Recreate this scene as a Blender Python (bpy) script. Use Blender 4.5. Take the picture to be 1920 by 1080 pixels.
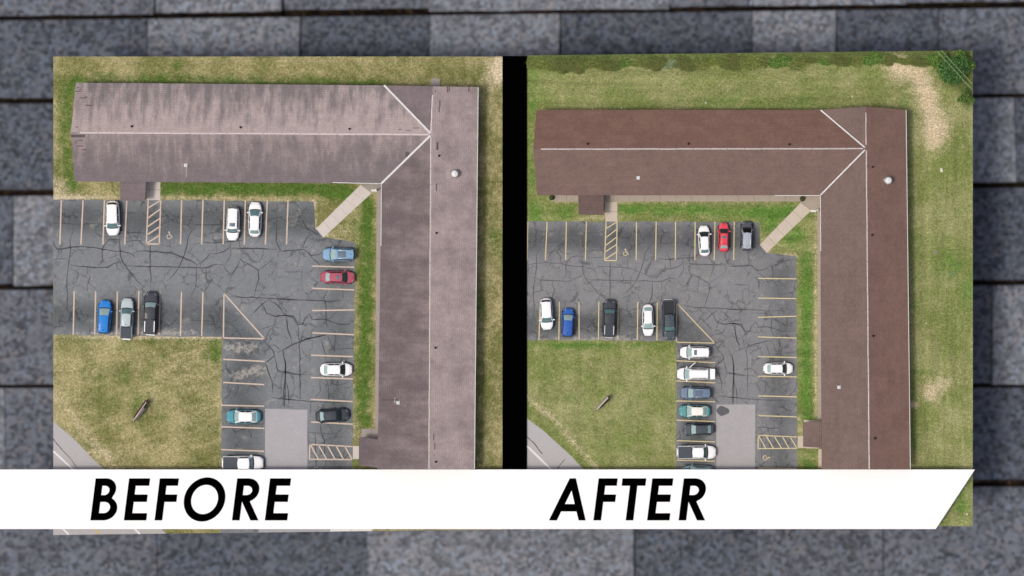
import bpy, bmesh, math, random
import numpy as np
from mathutils import Vector, Matrix, noise as mnoise
from mathutils.geometry import tessellate_polygon
random.seed(7); rng = np.random.default_rng(7)
for o in list(bpy.data.objects): bpy.data.objects.remove(o)
SC = bpy.context.scene
COL = SC.collection

# ------------------------------------------------------------------ camera, sky, sun, exposure
H = 420.0                     # camera height above the lawns
PPM = 14.0                    # photograph pixels (1920 wide) per metre at lawn level
cam_d = bpy.data.cameras.new('camera'); cam = bpy.data.objects.new('camera', cam_d); COL.objects.link(cam)
cam.location = (0, 0, H); cam.rotation_euler = (0, 0, 0)
cam_d.sensor_width = 36.0; cam_d.lens = 36.0 * H / (1920 / PPM)
cam_d.clip_start = 1.0; cam_d.clip_end = 2000.0
cam_d.dof.use_dof = True; cam_d.dof.focus_distance = H - 2.0
cam_d.dof.aperture_fstop = (cam_d.lens / 1000.0) / 13.0
SC.camera = cam
SUN_EL, SUN_AZ = math.radians(66), math.radians(250)
W = bpy.data.worlds.new('World'); SC.world = W; W.use_nodes = True
_n = W.node_tree.nodes; _n.clear()
_out = _n.new('ShaderNodeOutputWorld'); _bg = _n.new('ShaderNodeBackground'); _sky = _n.new('ShaderNodeTexSky')
_sky.sky_type = 'NISHITA'; _sky.sun_disc = False; _sky.sun_elevation = SUN_EL; _sky.sun_rotation = SUN_AZ
_sky.air_density = 0.6; _sky.dust_density = 5.0; _sky.ozone_density = 0.5
_bg.inputs['Strength'].default_value = 0.12
W.node_tree.links.new(_sky.outputs[0], _bg.inputs[0]); W.node_tree.links.new(_bg.outputs[0], _out.inputs[0])
sd = bpy.data.lights.new('sun', 'SUN'); sd.energy = 1.5; sd.angle = math.radians(10); sd.color = (1.0, 0.972, 0.88)
sun = bpy.data.objects.new('sun', sd); COL.objects.link(sun); sun.location = (0, 0, 60)
_d = Vector((math.sin(SUN_AZ) * math.cos(SUN_EL), math.cos(SUN_AZ) * math.cos(SUN_EL), math.sin(SUN_EL)))
sun.rotation_euler = _d.to_track_quat('Z', 'Y').to_euler()
SC.view_settings.view_transform = 'Standard'; SC.view_settings.look = 'None'
SC.view_settings.gamma = 1.0; SC.view_settings.use_curve_mapping = False
SC.view_settings.exposure = -0.02

# ------------------------------------------------------------------ helpers
def P(px, py, z=0.0):
    s = (H - z) / H
    return Vector(((px - 960) / PPM * s, (540 - py) / PPM * s, z))
def lin(c):
    return tuple(((v / 255) / 12.92 if v / 255 <= 0.04045 else ((v / 255 + 0.055) / 1.055) ** 2.4) for v in c)
ALB = 0.80
def A(r, g, b, k=ALB):        # a colour as it shows in even daylight -> base colour
    return tuple(v * k for v in lin((r, g, b))) + (1.0,)

def wloc(o):
    v = Vector((0, 0, 0))
    while o is not None:
        v += Vector(o.location); o = o.parent
    return v
def tag(o, label=None, cat=None, group=None, kind=None):
    if label: o['label'] = label
    if cat: o['category'] = cat
    if group: o['group'] = group
    if kind: o['kind'] = kind
    return o
def empty(name, loc, rz=0.0, parent=None):
    o = bpy.data.objects.new(name, None); COL.objects.link(o); o.location = loc; o.rotation_euler = (0, 0, rz)
    o.empty_display_size = 0.3
    if parent is not None: o.parent = parent
    return o
def link(name, me, mat, parent=None, loc=(0, 0, 0), rot=(0, 0, 0)):
    o = bpy.data.objects.new(name, me); COL.objects.link(o)
    if mat is not None and not me.materials: me.materials.append(mat)
    o.location = loc; o.rotation_euler = rot
    if parent is not None: o.parent = parent
    return o
def pydata(name, vs, fs, mat, parent=None, smooth=False, world=True):
    """mesh object; vs are world coordinates unless world=False (then local to the parent)"""
    off = wloc(parent) if (parent is not None and world) else Vector((0, 0, 0))
    me = bpy.data.meshes.new(name)
    me.from_pydata([tuple(Vector(v) - off) for v in vs], [], fs); me.update()
    if smooth:
        for p in me.polygons: p.use_smooth = True
    return link(name, me, mat, parent)
def box_vf(x0, x1, y0, y1, z0, z1):
    vs = [(x0, y0, z0), (x1, y0, z0), (x1, y1, z0), (x0, y1, z0), (x0, y0, z1), (x1, y0, z1), (x1, y1, z1), (x0, y1, z1)]
    fs = [(3, 2, 1, 0), (4, 5, 6, 7), (0, 1, 5, 4), (1, 2, 6, 5), (2, 3, 7, 6), (3, 0, 4, 7)]
    return vs, fs
class MB:
    def __init__(s): s.v = []; s.f = []
    def add(s, vs, fs):
        n = len(s.v); s.v += [tuple(v) for v in vs]; s.f += [tuple(i + n for i in f) for f in fs]; return s
    def box(s, *a): return s.add(*box_vf(*a))
    def cyl(s, c, r, h, axis='z', n=14, r2=None, cap=True):
        r2 = r if r2 is None else r2; vs = []
        for k, (rr, t) in enumerate(((r, 0), (r2, h))):
            for i in range(n):
                a = 2 * math.pi * i / n; p = (rr * math.cos(a), rr * math.sin(a), t)
                if axis == 'y': p = (p[0], p[2], p[1])
                if axis == 'x': p = (p[2], p[0], p[1])
                vs.append((c[0] + p[0], c[1] + p[1], c[2] + p[2]))
        fs = [(i, (i + 1) % n, n + (i + 1) % n, n + i) for i in range(n)]
        if cap: fs += [tuple(range(n - 1, -1, -1)), tuple(range(n, 2 * n))]
        return s.add(vs, fs)
    def tube(s, pts, r, n=6):
        pts = [Vector(p) for p in pts]; vs = []
        for i, p in enumerate(pts):
            d = (pts[min(i + 1, len(pts) - 1)] - pts[max(i - 1, 0)]).normalized()
            u = d.orthogonal().normalized(); w = d.cross(u)
            rr = r[i] if isinstance(r, (list, tuple)) else r
            for k in range(n):
                a = 2 * math.pi * k / n; vs.append(p + u * (rr * math.cos(a)) + w * (rr * math.sin(a)))
        fs = []
        for i in range(len(pts) - 1):
            for k in range(n):
                fs.append((i * n + k, i * n + (k + 1) % n, (i + 1) * n + (k + 1) % n, (i + 1) * n + k))
        fs += [tuple(range(n - 1, -1, -1)), tuple(range((len(pts) - 1) * n, len(pts) * n))]
        return s.add(vs, fs)
    def obj(s, name, mat, parent=None, smooth=False, world=True):
        return pydata(name, s.v, s.f, mat, parent, smooth, world)
def prism_vf(pts, z0, z1):    # pts: counter-clockwise list of (x, y)
    n = len(pts); vs = [(p[0], p[1], z0) for p in pts] + [(p[0], p[1], z1) for p in pts]
    return vs, [tuple(range(n - 1, -1, -1)), tuple(range(n, 2 * n))] + [(i, (i + 1) % n, n + (i + 1) % n, n + i) for i in range(n)]
def ccw(pts):
    a = sum(pts[i][0] * pts[(i + 1) % len(pts)][1] - pts[(i + 1) % len(pts)][0] * pts[i][1] for i in range(len(pts)))
    return pts if a > 0 else list(reversed(pts))
def rough(pts, step, amp, closed=True):   # wobble an outline
    out = []; n = len(pts)
    for i in range(n if closed else n - 1):
        a, b = Vector(pts[i]), Vector(pts[(i + 1) % n]); L = (b - a).length; k = max(1, int(L / step))
        d = (b - a).normalized(); nn = Vector((-d.y, d.x))
        for j in range(k):
            p = a.lerp(b, j / k)
            if j > 0: p = p + nn * (amp * (mnoise.noise(Vector((p.x * .9, p.y * .9, 3.3))) * 1.3 + random.uniform(-.4, .4)))
            out.append(p)
    if not closed: out.append(Vector(pts[-1]))
    return out
def polypx(pts, z=0): return [P(x, y, z).xy for x, y in pts]

def sheet(name, outline, z, mat, attrs=None, grid=None, parent=None):
    """flat sheet from a world outline, cut into a grid so that attributes have somewhere to live"""
    pts_ = [Vector((p[0], p[1], z)) for p in ccw([tuple(q) for q in outline])]
    bm = bmesh.new(); vs = [bm.verts.new(p) for p in pts_]
    for tri in tessellate_polygon([pts_]):
        if len(set(tri)) == 3: bm.faces.new([vs[i] for i in tri])
    bm.normal_update()
    if grid:
        xs = [v.co.x for v in bm.verts]; ys = [v.co.y for v in bm.verts]
        for ax, (lo, hi) in enumerate(((min(xs), max(xs)), (min(ys), max(ys)))):
            t = math.ceil(lo / grid) * grid
            while t < hi:
                co = (t, 0, 0) if ax == 0 else (0, t, 0); no = (1, 0, 0) if ax == 0 else (0, 1, 0)
                bmesh.ops.bisect_plane(bm, geom=bm.verts[:] + bm.edges[:] + bm.faces[:], dist=1e-5, plane_co=co, plane_no=no)
                t += grid
    for f in bm.faces:
        if f.normal.z < 0: f.normal_flip()
    me = bpy.data.meshes.new(name); bm.to_mesh(me); bm.free()
    if attrs: paint(me, attrs)
    off = wloc(parent) if parent else Vector()
    o = link(name, me, mat, parent)
    o.location = -off
    return o
def paint(me, fns):
    co = np.zeros(len(me.vertices) * 3); me.vertices.foreach_get('co', co); co = co.reshape(-1, 3)
    px = co[:, 0] * PPM + 960; py = 540 - co[:, 1] * PPM
    for nm, fn in fns.items():
        at = me.attributes.new(nm, 'FLOAT', 'POINT'); at.data.foreach_set('value', np.clip(fn(px, py), -1, 2).astype(np.float32))
def blobs(lst):
    def fn(px, py):
        s = np.zeros_like(px)
        for (x, y, rx, ry, a) in lst: s = s + a * np.exp(-((px - x) / rx) ** 2 - ((py - y) / ry) ** 2)
        return s
    return fn
def segdist(px, py, pts):
    d = np.full_like(px, 1e9)
    for (x0, y0), (x1, y1) in zip(pts[:-1], pts[1:]):
        L = (x1 - x0) ** 2 + (y1 - y0) ** 2; t = np.clip(((px - x0) * (x1 - x0) + (py - y0) * (y1 - y0)) / L, 0, 1)
        d = np.minimum(d, np.hypot(px - x0 - t * (x1 - x0), py - y0 - t * (y1 - y0)))
    return d
def band(pts, r, a=1.0):
    return lambda px, py: a * np.exp(-(segdist(px, py, pts) / r) ** 2)
def strip_vf(pts, w, z0, z1=None):
    """ribbon of width w (a number or a list) along world xy points"""
    pts = [Vector(p[:2]) for p in pts]; L = []; R = []
    for i, p in enumerate(pts):
        d = (pts[min(i + 1, len(pts) - 1)] - pts[max(i - 1, 0)]).normalized(); n = Vector((-d.y, d.x))
        ww = (w[i] if isinstance(w, (list, tuple)) else w) / 2
        L.append(p + n * ww); R.append(p - n * ww)
    vs = [(p.x, p.y, z0) for p in L] + [(p.x, p.y, z0) for p in R]; n = len(pts)
    return vs, [(i, n + i, n + i + 1, i + 1) for i in range(n - 1)]

# ------------------------------------------------------------------ materials
class NT:
    def __init__(s, name, rough=0.8, spec=0.3):
        s.m = bpy.data.materials.new(name); s.m.use_nodes = True; s.t = s.m.node_tree; s.n = s.t.nodes
        s.b = s.n['Principled BSDF']; s.b.inputs['Roughness'].default_value = rough
        s.b.inputs['Specular IOR Level'].default_value = spec
        s.pos = s.n.new('ShaderNodeNewGeometry').outputs['Position']
    def set(s, sock, v):
        if isinstance(v, bpy.types.NodeSocket): s.t.links.new(v, sock)
        elif v is not None: sock.default_value = v
    def math(s, op, a, b=None, c=None, clamp=False):
        n = s.n.new('ShaderNodeMath'); n.operation = op; n.use_clamp = clamp
        for i, v in enumerate((a, b, c)):
            if v is not None: s.set(n.inputs[i], v)
        return n.outputs[0]
    def mapping(s, scale=(1, 1, 1), loc=(0, 0, 0), rot=(0, 0, 0), vec=None):
        n = s.n.new('ShaderNodeMapping'); s.set(n.inputs['Vector'], vec or s.pos)
        n.inputs['Scale'].default_value = scale; n.inputs['Location'].default_value = loc; n.inputs['Rotation'].default_value = rot
        return n.outputs[0]
    def noise(s, scale, detail=4, rough=0.55, vec=None, out='Fac', dist=0.0):
        n = s.n.new('ShaderNodeTexNoise'); s.set(n.inputs['Vector'], vec or s.pos)
        n.inputs['Scale'].default_value = scale; n.inputs['Detail'].default_value = detail; n.inputs['Roughness'].default_value = rough
        n.inputs['Distortion'].default_value = dist
        return n.outputs[out]
    def ramp(s, v, a, b, lo=0.0, hi=1.0):       # smooth step
        n = s.n.new('ShaderNodeMapRange'); n.interpolation_type = 'SMOOTHSTEP'; s.set(n.inputs[0], v)
        n.inputs[1].default_value = a; n.inputs[2].default_value = b; n.inputs[3].default_value = lo; n.inputs[4].default_value = hi
        return n.outputs[0]
    def mix(s, f, a, b, mode='MIX'):
        n = s.n.new('ShaderNodeMix'); n.data_type = 'RGBA'; n.blend_type = mode
        s.set(n.inputs[0], f); s.set(n.inputs[6], a); s.set(n.inputs[7], b); return n.outputs[2]
    def attr(s, name):
        n = s.n.new('ShaderNodeAttribute'); n.attribute_name = name; return n.outputs['Fac']
    def bump(s, h, strength=0.3, dist=0.1):
        n = s.n.new('ShaderNodeBump'); n.inputs['Strength'].default_value = strength; n.inputs['Distance'].default_value = dist
        s.t.links.new(h, n.inputs['Height']); s.t.links.new(n.outputs[0], s.b.inputs['Normal'])
    def done(s, col):
        s.set(s.b.inputs['Base Color'], col); return s.m
    def vary(s, col, f, lo, hi):                # multiply by a value running lo..hi
        v = s.math('MULTIPLY_ADD', f, hi - lo, lo); n = s.n.new('ShaderNodeVectorMath'); n.operation = 'SCALE'
        s.set(n.inputs[0], col); s.set(n.inputs['Scale'], v); return n.outputs[0]
def rgb(t, c):
    n = t.n.new('ShaderNodeRGB'); n.outputs[0].default_value = c; return n.outputs[0]
_mc = {}
def flat(name, c, rough=0.6, spec=0.4, metal=0.0, var=0.12, scale=6.0, coat=0.0):
    if name in _mc: return _mc[name]
    t = NT(name, rough, spec); t.b.inputs['Metallic'].default_value = metal
    if coat: t.b.inputs['Coat Weight'].default_value = coat; t.b.inputs['Coat Roughness'].default_value = 0.08
    _mc[name] = t.done(t.vary(rgb(t, c), t.noise(scale, 4), 1 - var, 1 + var)); return _mc[name]

def lawn_mat(name, straw, olive, green, sand, weed_shade, mow=None, straw_bias=0.0):
    t = NT(name, 0.95, 0.1)
    n1 = t.noise(0.16, 6, 0.65); n2 = t.noise(1.3, 5, 0.7); n3 = t.noise(6.5, 3, 0.75); n4 = t.noise(0.55, 4, 0.7, vec=t.mapping(loc=(31, 7, 0)))
    f = t.ramp(t.math('ADD', t.math('MULTIPLY', n1, 0.72), t.math('MULTIPLY', n2, 0.33)), 0.40 + straw_bias, 0.66 + straw_bias)
    c = t.mix(f, olive, straw)
    g = t.ramp(t.math('ADD', t.attr('green'), t.math('MULTIPLY', t.math('SUBTRACT', n4, 0.5), 2.4)), 0.0, 1.15)
    c = t.mix(g, c, t.mix(t.ramp(n2, 0.3, 0.7), green, tuple(min(1, v * 1.45) for v in green[:3]) + (1,)))
    w = t.ramp(t.math('ADD', t.attr('weed_shade'), t.math('MULTIPLY', t.math('SUBTRACT', n2, 0.5), 1.0)), 0.3, 0.75)
    c = t.mix(w, c, weed_shade)
    s_ = t.ramp(t.math('ADD', t.attr('sand'), t.math('MULTIPLY', t.math('SUBTRACT', t.math('ADD', t.math('MULTIPLY', n2, 0.5), t.math('MULTIPLY', n3, 0.5)), 0.5), 2.2)), 0.10, 1.0)
    c = t.mix(s_, c, sand)
    if mow:
        m = t.noise(1.0, 3, 0.6, vec=t.mapping(scale=mow)); m2 = t.noise(1.0, 3, 0.6, vec=t.mapping(scale=(mow[1], mow[0], 1))); mm = t.n.new('ShaderNodeMix'); t.set(mm.inputs[0], t.attr('mowv')); t.set(mm.inputs[2], m); t.set(mm.inputs[3], m2); c = t.vary(c, mm.outputs[0], 0.55, 1.45)
    nf = t.noise(3.4, 3, 0.7, vec=t.mapping(loc=(11, 3, 5))); c = t.vary(c, t.ramp(nf, 0.34, 0.66), 0.78, 1.22)
    sp = t.ramp(n3, 0.30, 0.70); c = t.vary(c, sp, 0.72, 1.26)
    n5 = t.noise(2.6, 2, 0.6, vec=t.mapping(loc=(5, 9, 2))); c = t.vary(c, n5, 0.8, 1.2)
    t.bump(n3, 0.5, 0.12)
    return t.done(c)
LAWN_L = lawn_mat('weathered_lawn', A(198, 187, 140), A(132, 134, 80), A(88, 116, 50), A(234, 218, 186), A(112, 110, 68), straw_bias=0.0)
LAWN_R = lawn_mat('green_lawn', A(176, 176, 124), A(136, 148, 84), A(96, 132, 58), A(232, 212, 178), A(104, 118, 66), mow=(0.07, 0.85, 1), straw_bias=0.02)

def asphalt_mat(name, light, dark, mud):
    t = NT(name, 0.9, 0.25)
    n1 = t.noise(0.22, 5, 0.6); n2 = t.noise(1.6, 5, 0.7); n3 = t.noise(11, 2, 0.7)
    f = t.ramp(t.math('ADD', t.attr('dark'), t.math('MULTIPLY', t.math('SUBTRACT', n1, 0.5), 1.2)), 0.0, 1.1)
    c = t.mix(f, light, dark)
    m = t.ramp(t.math('ADD', t.attr('mud'), t.math('MULTIPLY', t.math('SUBTRACT', n2, 0.5), 2.6)), 0.30, 0.95)
    c = t.mix(t.math('MULTIPLY', m, 0.75), c, mud)
    c = t.mix(t.math('MULTIPLY', t.ramp(t.noise(0.55, 6, 0.75, vec=t.mapping(loc=(17, 23, 0))), 0.53, 0.74), 0.48), c, mud)
    wv = t.n.new('ShaderNodeVectorMath'); wv.operation = 'MULTIPLY_ADD'; t.set(wv.inputs[0], t.noise(0.9, 3, 0.6, out='Color')); wv.inputs[1].default_value = (1.6, 1.6, 0); t.set(wv.inputs[2], t.pos)
    vo = t.n.new('ShaderNodeTexVoronoi'); vo.feature = 'DISTANCE_TO_EDGE'; vo.inputs['Scale'].default_value = 0.5; t.set(vo.inputs['Vector'], wv.outputs[0])
    hair = t.math('MULTIPLY', t.ramp(vo.outputs['Distance'], 0.045, 0.010), t.ramp(t.noise(0.35, 3), 0.42, 0.58)); c = t.vary(c, hair, 1.0, 0.58)
    c = t.vary(c, t.ramp(n3, 0.25, 0.75), 0.78, 1.22); c = t.vary(c, n2, 0.80, 1.20); c = t.vary(c, t.noise(0.3, 5, 0.7), 0.80, 1.20)
    t.bump(n3, 0.25, 0.05)
    return t.done(c)
ASPH_L = asphalt_mat('worn_asphalt', A(141, 145, 149), A(102, 107, 110), A(194, 188, 178))
ASPH_R = asphalt_mat('worn_asphalt_dark', A(146, 147, 149), A(101, 104, 107), A(186, 179, 170))

def streak_mat(name, clean, stain, axis, ridge, half, bias, grad, length=0.055, freq=0.75, fine=0.10, blur=0.16):
    """weathered shingles: stain runs down the slope; axis is the one the slope falls along"""
    t = NT(name, 0.95, 0.15)
    sc = (freq, length, 1) if axis == 'y' else (length, freq, 1)
    st = t.noise(1.0, 5, 0.55, vec=t.mapping(scale=sc)); st2 = t.noise(1.0, 3, 0.6, vec=t.mapping(scale=(sc[0] * 3.2, sc[1] * 3.2, 1), loc=(4, 8, 0)))
    sep = t.n.new('ShaderNodeSeparateXYZ'); t.t.links.new(t.pos, sep.inputs[0])
    d = t.math('DIVIDE', t.math('ABSOLUTE', t.math('SUBTRACT', sep.outputs['Y' if axis == 'y' else 'X'], ridge)), half)   # 0 ridge .. 1 eave
    v = t.math('ADD', t.math('ADD', t.math('MULTIPLY', st, 1.0), t.math('MULTIPLY', st2, 0.35)), t.math('MULTIPLY_ADD', d, grad, bias))
    f = t.ramp(v, 0.68 - blur, 0.68 + blur)
    c = t.mix(f, clean, stain)
    n3 = t.noise(9, 2, 0.8); n2 = t.noise(0.8, 4, 0.6)
    c = t.vary(c, t.ramp(n3, 0.25, 0.75), 1 - fine, 1 + fine); c = t.vary(c, n2, 0.92, 1.08)
    br = t.n.new('ShaderNodeTexBrick'); t.set(br.inputs['Vector'], t.mapping(rot=(0, 0, 0 if axis == 'y' else math.pi / 2)))
    br.inputs['Color1'].default_value = (1, 1, 1, 1); br.inputs['Color2'].default_value = (0.78, 0.79, 0.80, 1); br.inputs['Mortar'].default_value = (0.5, 0.5, 0.5, 1)
    br.inputs['Scale'].default_value = 1.0; br.inputs['Brick Width'].default_value = 0.33; br.inputs['Row Height'].default_value = 0.29
    br.inputs['Mortar Size'].default_value = 0.02
    c = t.mix(0.6, c, br.outputs['Color'], 'MULTIPLY')
    b2 = t.n.new('ShaderNodeTexBrick'); t.set(b2.inputs['Vector'], t.mapping(loc=(.4, .1, 0), rot=(0, 0, 0 if axis == 'y' else math.pi / 2))); b2.inputs['Color1'].default_value = (1, 1, 1, 1); b2.inputs['Color2'].default_value = (0.84, 0.85, 0.86, 1); b2.inputs['Mortar'].default_value = (0.92, 0.92, 0.92, 1)
    b2.inputs['Scale'].default_value = 1.0; b2.inputs['Brick Width'].default_value = 1.9; b2.inputs['Row Height'].default_value = 0.58; b2.inputs['Mortar Size'].default_value = 0.01
    c = t.mix(0.5, c, b2.outputs['Color'], 'MULTIPLY')
    t.bump(br.outputs['Fac'], -0.2, 0.03)
    return t.done(c)

def concrete(name, c, var=0.14):
    if name in _mc: return _mc[name]
    t = NT(name, 0.9, 0.2); k = t.vary(rgb(t, c), t.noise(0.7, 6, 0.65), 1 - var, 1 + var)
    k = t.vary(k, t.ramp(t.noise(10, 2, .7), .3, .7), 0.92, 1.08); _mc[name] = t.done(k); return _mc[name]

M_WALL = flat('tan_brick_wall', A(170, 150, 128), 0.9)
M_WHITE_METAL = flat('white_metal', A(244, 244, 242), 0.45, var=0.05)
M_PINK_CAP = flat('pale_ridge_cap', A(255, 240, 236), 0.8, var=0.08, scale=2.0)
M_CAP_R = flat('white_ridge_cap', A(255, 248, 242), 0.8, var=0.06, scale=2.0)
M_PIPE = flat('black_pipe', A(34, 34, 38), 0.6)
M_SOIL = flat('soil', A(96, 84, 62), 0.95, var=0.3, scale=1.5)
M_CRACK = flat('crack_sealant', A(70, 72, 78), 0.75, var=0.2, scale=3.0)
M_CRACK_R = flat('crack_sealant_aged', A(94, 95, 98), 0.8, var=0.2, scale=3.0)
def line_mat(name, c, wear):
    t = NT(name, 0.8, 0.3); k = rgb(t, c)
    f = t.ramp(t.noise(3.5, 5, 0.75), 0.30, 0.45); return t.done(t.mix(f, t.mix(0.5, k, wear), k))
M_LINE_L = line_mat('faded_line_paint', A(232, 210, 192), A(150, 136, 126))
M_LINE_R = line_mat('yellow_line_paint', A(240, 222, 172), A(170, 146, 86))
M_ROAD_WHITE = line_mat('white_road_paint', A(250, 250, 250), A(170, 170, 170))
M_ROAD_YELLOW = line_mat('yellow_road_paint', A(226, 200, 96), A(160, 150, 110))

# ------------------------------------------------------------------ backdrop: giant asphalt shingles far below
ZB = -16.0
def shingle_mat(name, base, contrast):
    t = NT(name, 0.95, 0.15)
    v = t.n.new('ShaderNodeTexVoronoi'); v.inputs['Scale'].default_value = 2.1; t.set(v.inputs['Vector'], t.pos); v.inputs['Randomness'].default_value = 1.0
    hsv = t.n.new('ShaderNodeSeparateColor'); t.t.links.new(v.outputs['Color'], hsv.inputs[0])
    c = t.vary(rgb(t, base), hsv.outputs[0], 1 - contrast, 1 + contrast)
    c = t.mix(t.ramp(hsv.outputs[1], 0.90, 0.93), c, tuple(min(1, x * k) for x, k in zip(base[:3], (1.65, 1.5, 1.35))) + (1,))   # a few warm granules
    c = t.mix(t.ramp(hsv.outputs[2], 0.90, 0.93), c, tuple(min(1, x * k) for x, k in zip(base[:3], (1.45, 1.6, 1.7))) + (1,))   # a few pale blue ones
    c = t.vary(c, t.noise(0.12, 4, 0.6), 0.76, 1.24); c = t.vary(c, t.noise(1.1, 4, 0.7), 0.82, 1.18)
    t.bump(v.outputs['Distance'], 0.35, 0.25)
    return t.done(c)
SH = {'d': shingle_mat('dark_granules', A(92, 97, 108), 0.55), 'm': shingle_mat('mid_granules', A(106, 110, 120), 0.52),
      'l': shingle_mat('light_granules', A(129, 133, 142), 0.46)}
def edge_mat():
    t = NT('asphalt_edge', 0.95, 0.1); n = t.noise(0.9, 4, 0.7)
    c = t.mix(t.ramp(n, 0.45, 0.62), A(26, 20, 18), A(62, 46, 32)); return t.done(t.mix(t.ramp(t.noise(1.6, 2), 0.66, 0.72), c, A(120, 110, 80)))
M_EDGE = edge_mat()
vs, fs = box_vf(-150, 150, -110, 110, ZB - 3.0, ZB - 1.2)
deck = pydata('roof_deck', vs, fs, flat('deck_felt', A(30, 26, 24), 0.95)); tag(deck, kind='structure')
# rows: y of the lower edge at x=0 and at x=1920 (photo pixels), then the tabs: right end and tone
ROWS = [
    (-150, -175, [(300, 'm'), (700, 'd'), (1100, 'm'), (1500, 'l'), (2400, 'm')]),
    (38, 14, [(-160, 'd'), (292, 'm'), (531, 'l'), (802, 'm'), (1250, 'l'), (1404, 'm'), (1700, 'l'), (2060, 'm'), (2400, 'd')]),
    (194, 182, [(-200, 'm'), (276, 'd'), (563, 'l'), (806, 'd'), (1051, 'l'), (1411, 'd'), (1568, 'l'), (1760, 'd'), (2030, 'm'), (2400, 'l')]),
    (367, 351, [(-120, 'l'), (190, 'd'), (520, 'm'), (900, 'l'), (1320, 'd'), (1640, 'm'), (1902, 'l'), (2120, 'd'), (2400, 'm')]),
    (543, 534, [(-260, 'm'), (24, 'd'), (380, 'l'), (700, 'd'), (1200, 'm'), (1560, 'l'), (2080, 'd'), (2400, 'l')]),
    (727, 726, [(-180, 'd'), (240, 'm'), (600, 'd'), (1100, 'l'), (1500, 'm'), (1861, 'd'), (2110, 'l'), (2400, 'd')]),
    (916, 912, [(8, 'l'), (300, 'm'), (640, 'd'), (1000, 'm'), (1400, 'l'), (1700, 'm'), (2150, 'd'), (2400, 'm')]),
    (1098, 1100, [(-300, 'l'), (290, 'm'), (688, 'd'), (1189, 'l'), (1418, 'd'), (1656, 'm'), (2040, 'm'), (2400, 'l')]),
    (1285, 1290, [(100, 'd'), (520, 'l'), (980, 'm'), (1500, 'd'), (2400, 'm')])]
for k in range(1, 5):
    ROWS.insert(0, (-150 - 185 * k, -175 - 185 * k, [(x + 90 * (k % 3), random.choice('dml')) for x in (-150, 200, 640, 980, 1400, 1750, 2400)]))
    ROWS.append((1285 + 185 * k, 1290 + 185 * k, [(x + 70 * (k % 3), random.choice('dml')) for x in (-100, 320, 700, 1120, 1460, 1900, 2400)]))
X0 = -480
for r, (ya, yb, tabs) in enumerate(ROWS[1:], 1):
    ua, ub, _t = ROWS[r - 1]; xl = X0
    for (xr, tone) in tabs:
        def yy(a, b, x): return a + (b - a) * x / 1920
        prou = {'l': 0.45, 'm': 0.25, 'd': 0.0}[tone]; gap = 1.0
        wob = random.uniform(-3.5, 3.5); eh = random.uniform(4, 11)
        sk = random.uniform(-6, 6)
        ztop = ZB + prou; zlow = ZB + prou + 0.35
        a = P(xl + gap, yy(ua, ub, xl) + 1, ztop); b = P(xr - gap, yy(ua, ub, xr) + 1, ztop)
        c = P(xr - gap + sk, yy(ya, yb, xr) + wob - eh, zlow); d = P(xl + gap + sk * .3, yy(ya, yb, xl) + wob - eh, zlow)
        # subdivide the long sides a little for an uneven lower edge
        N = 10; top = [a.lerp(b, i / N) for i in range(N + 1)]; low = [d.lerp(c, i / N) for i in range(N + 1)]
        low = [p + Vector((0, random.uniform(-0.08, 0.08), 0)) for p in low]
        vs = [tuple(p) for p in top] + [tuple(p) for p in low] + [(p.x, p.y, ZB - 1.2) for p in top] + [(p.x, p.y, ZB - 1.2) for p in low]
        n = N + 1; fs = []
        for i in range(N):
            fs += [(i, n + i, n + i + 1, i + 1), (n + i, 3 * n + i, 3 * n + i + 1, n + i + 1), (2 * n + i, i, i + 1, 2 * n + i + 1)]
        fs += [(0, 2 * n, 3 * n, n), (N, n + N, 3 * n + N, 2 * n + N)]
        s_ = pydata('shingle', vs, fs, SH[tone], deck)
        # raw asphalt edge below the tab, sloping away into the joint
        hi = [p + Vector((0, 0.0, -0.05)) for p in low]; lo_ = [P(xl + (xr - xl) * i / N, yy(ya, yb, xl + (xr - xl) * i / N) + wob + 1.5, ZB - 0.75) for i in range(N + 1)]
        lo_ = [Vector((h.x, min(l.y, h.y - 0.3), l.z)) for h, l in zip(hi, lo_)]
        pydata('shingle_edge', [tuple(p) for p in hi + lo_], [(i, n + i, n + i + 1, i + 1) for i in range(N)], M_EDGE, deck)
        xl = xr

# ------------------------------------------------------------------ the two raised grounds
L_OUT = [(100, 106), (942, 106), (942, 993), (100, 1003)]
R_OUT = [(988, 104), (1824, 94.5), (1824, 986.5), (988, 990)]
def slab(outline):
    o = ccw([tuple(p) for p in polypx(outline)])
    vs, fs = prism_vf(o, -1.0, -0.03); s_ = pydata('ground_slab', vs, fs, M_SOIL); tag(s_, kind='structure')
    cx = sum(p[0] for p in o) / 4; cy = sum(p[1] for p in o) / 4
    q = [((p[0] - cx) * 0.55 + cx, (p[1] - cy) * 0.55 + cy) for p in o]
    vs, fs = prism_vf(q, ZB - 0.6, -1.0); p_ = pydata('ground_plinth', vs, fs, flat('plinth', A(60, 60, 62), 0.9)); tag(p_, kind='structure')
slab(L_OUT); slab(R_OUT)
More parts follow.
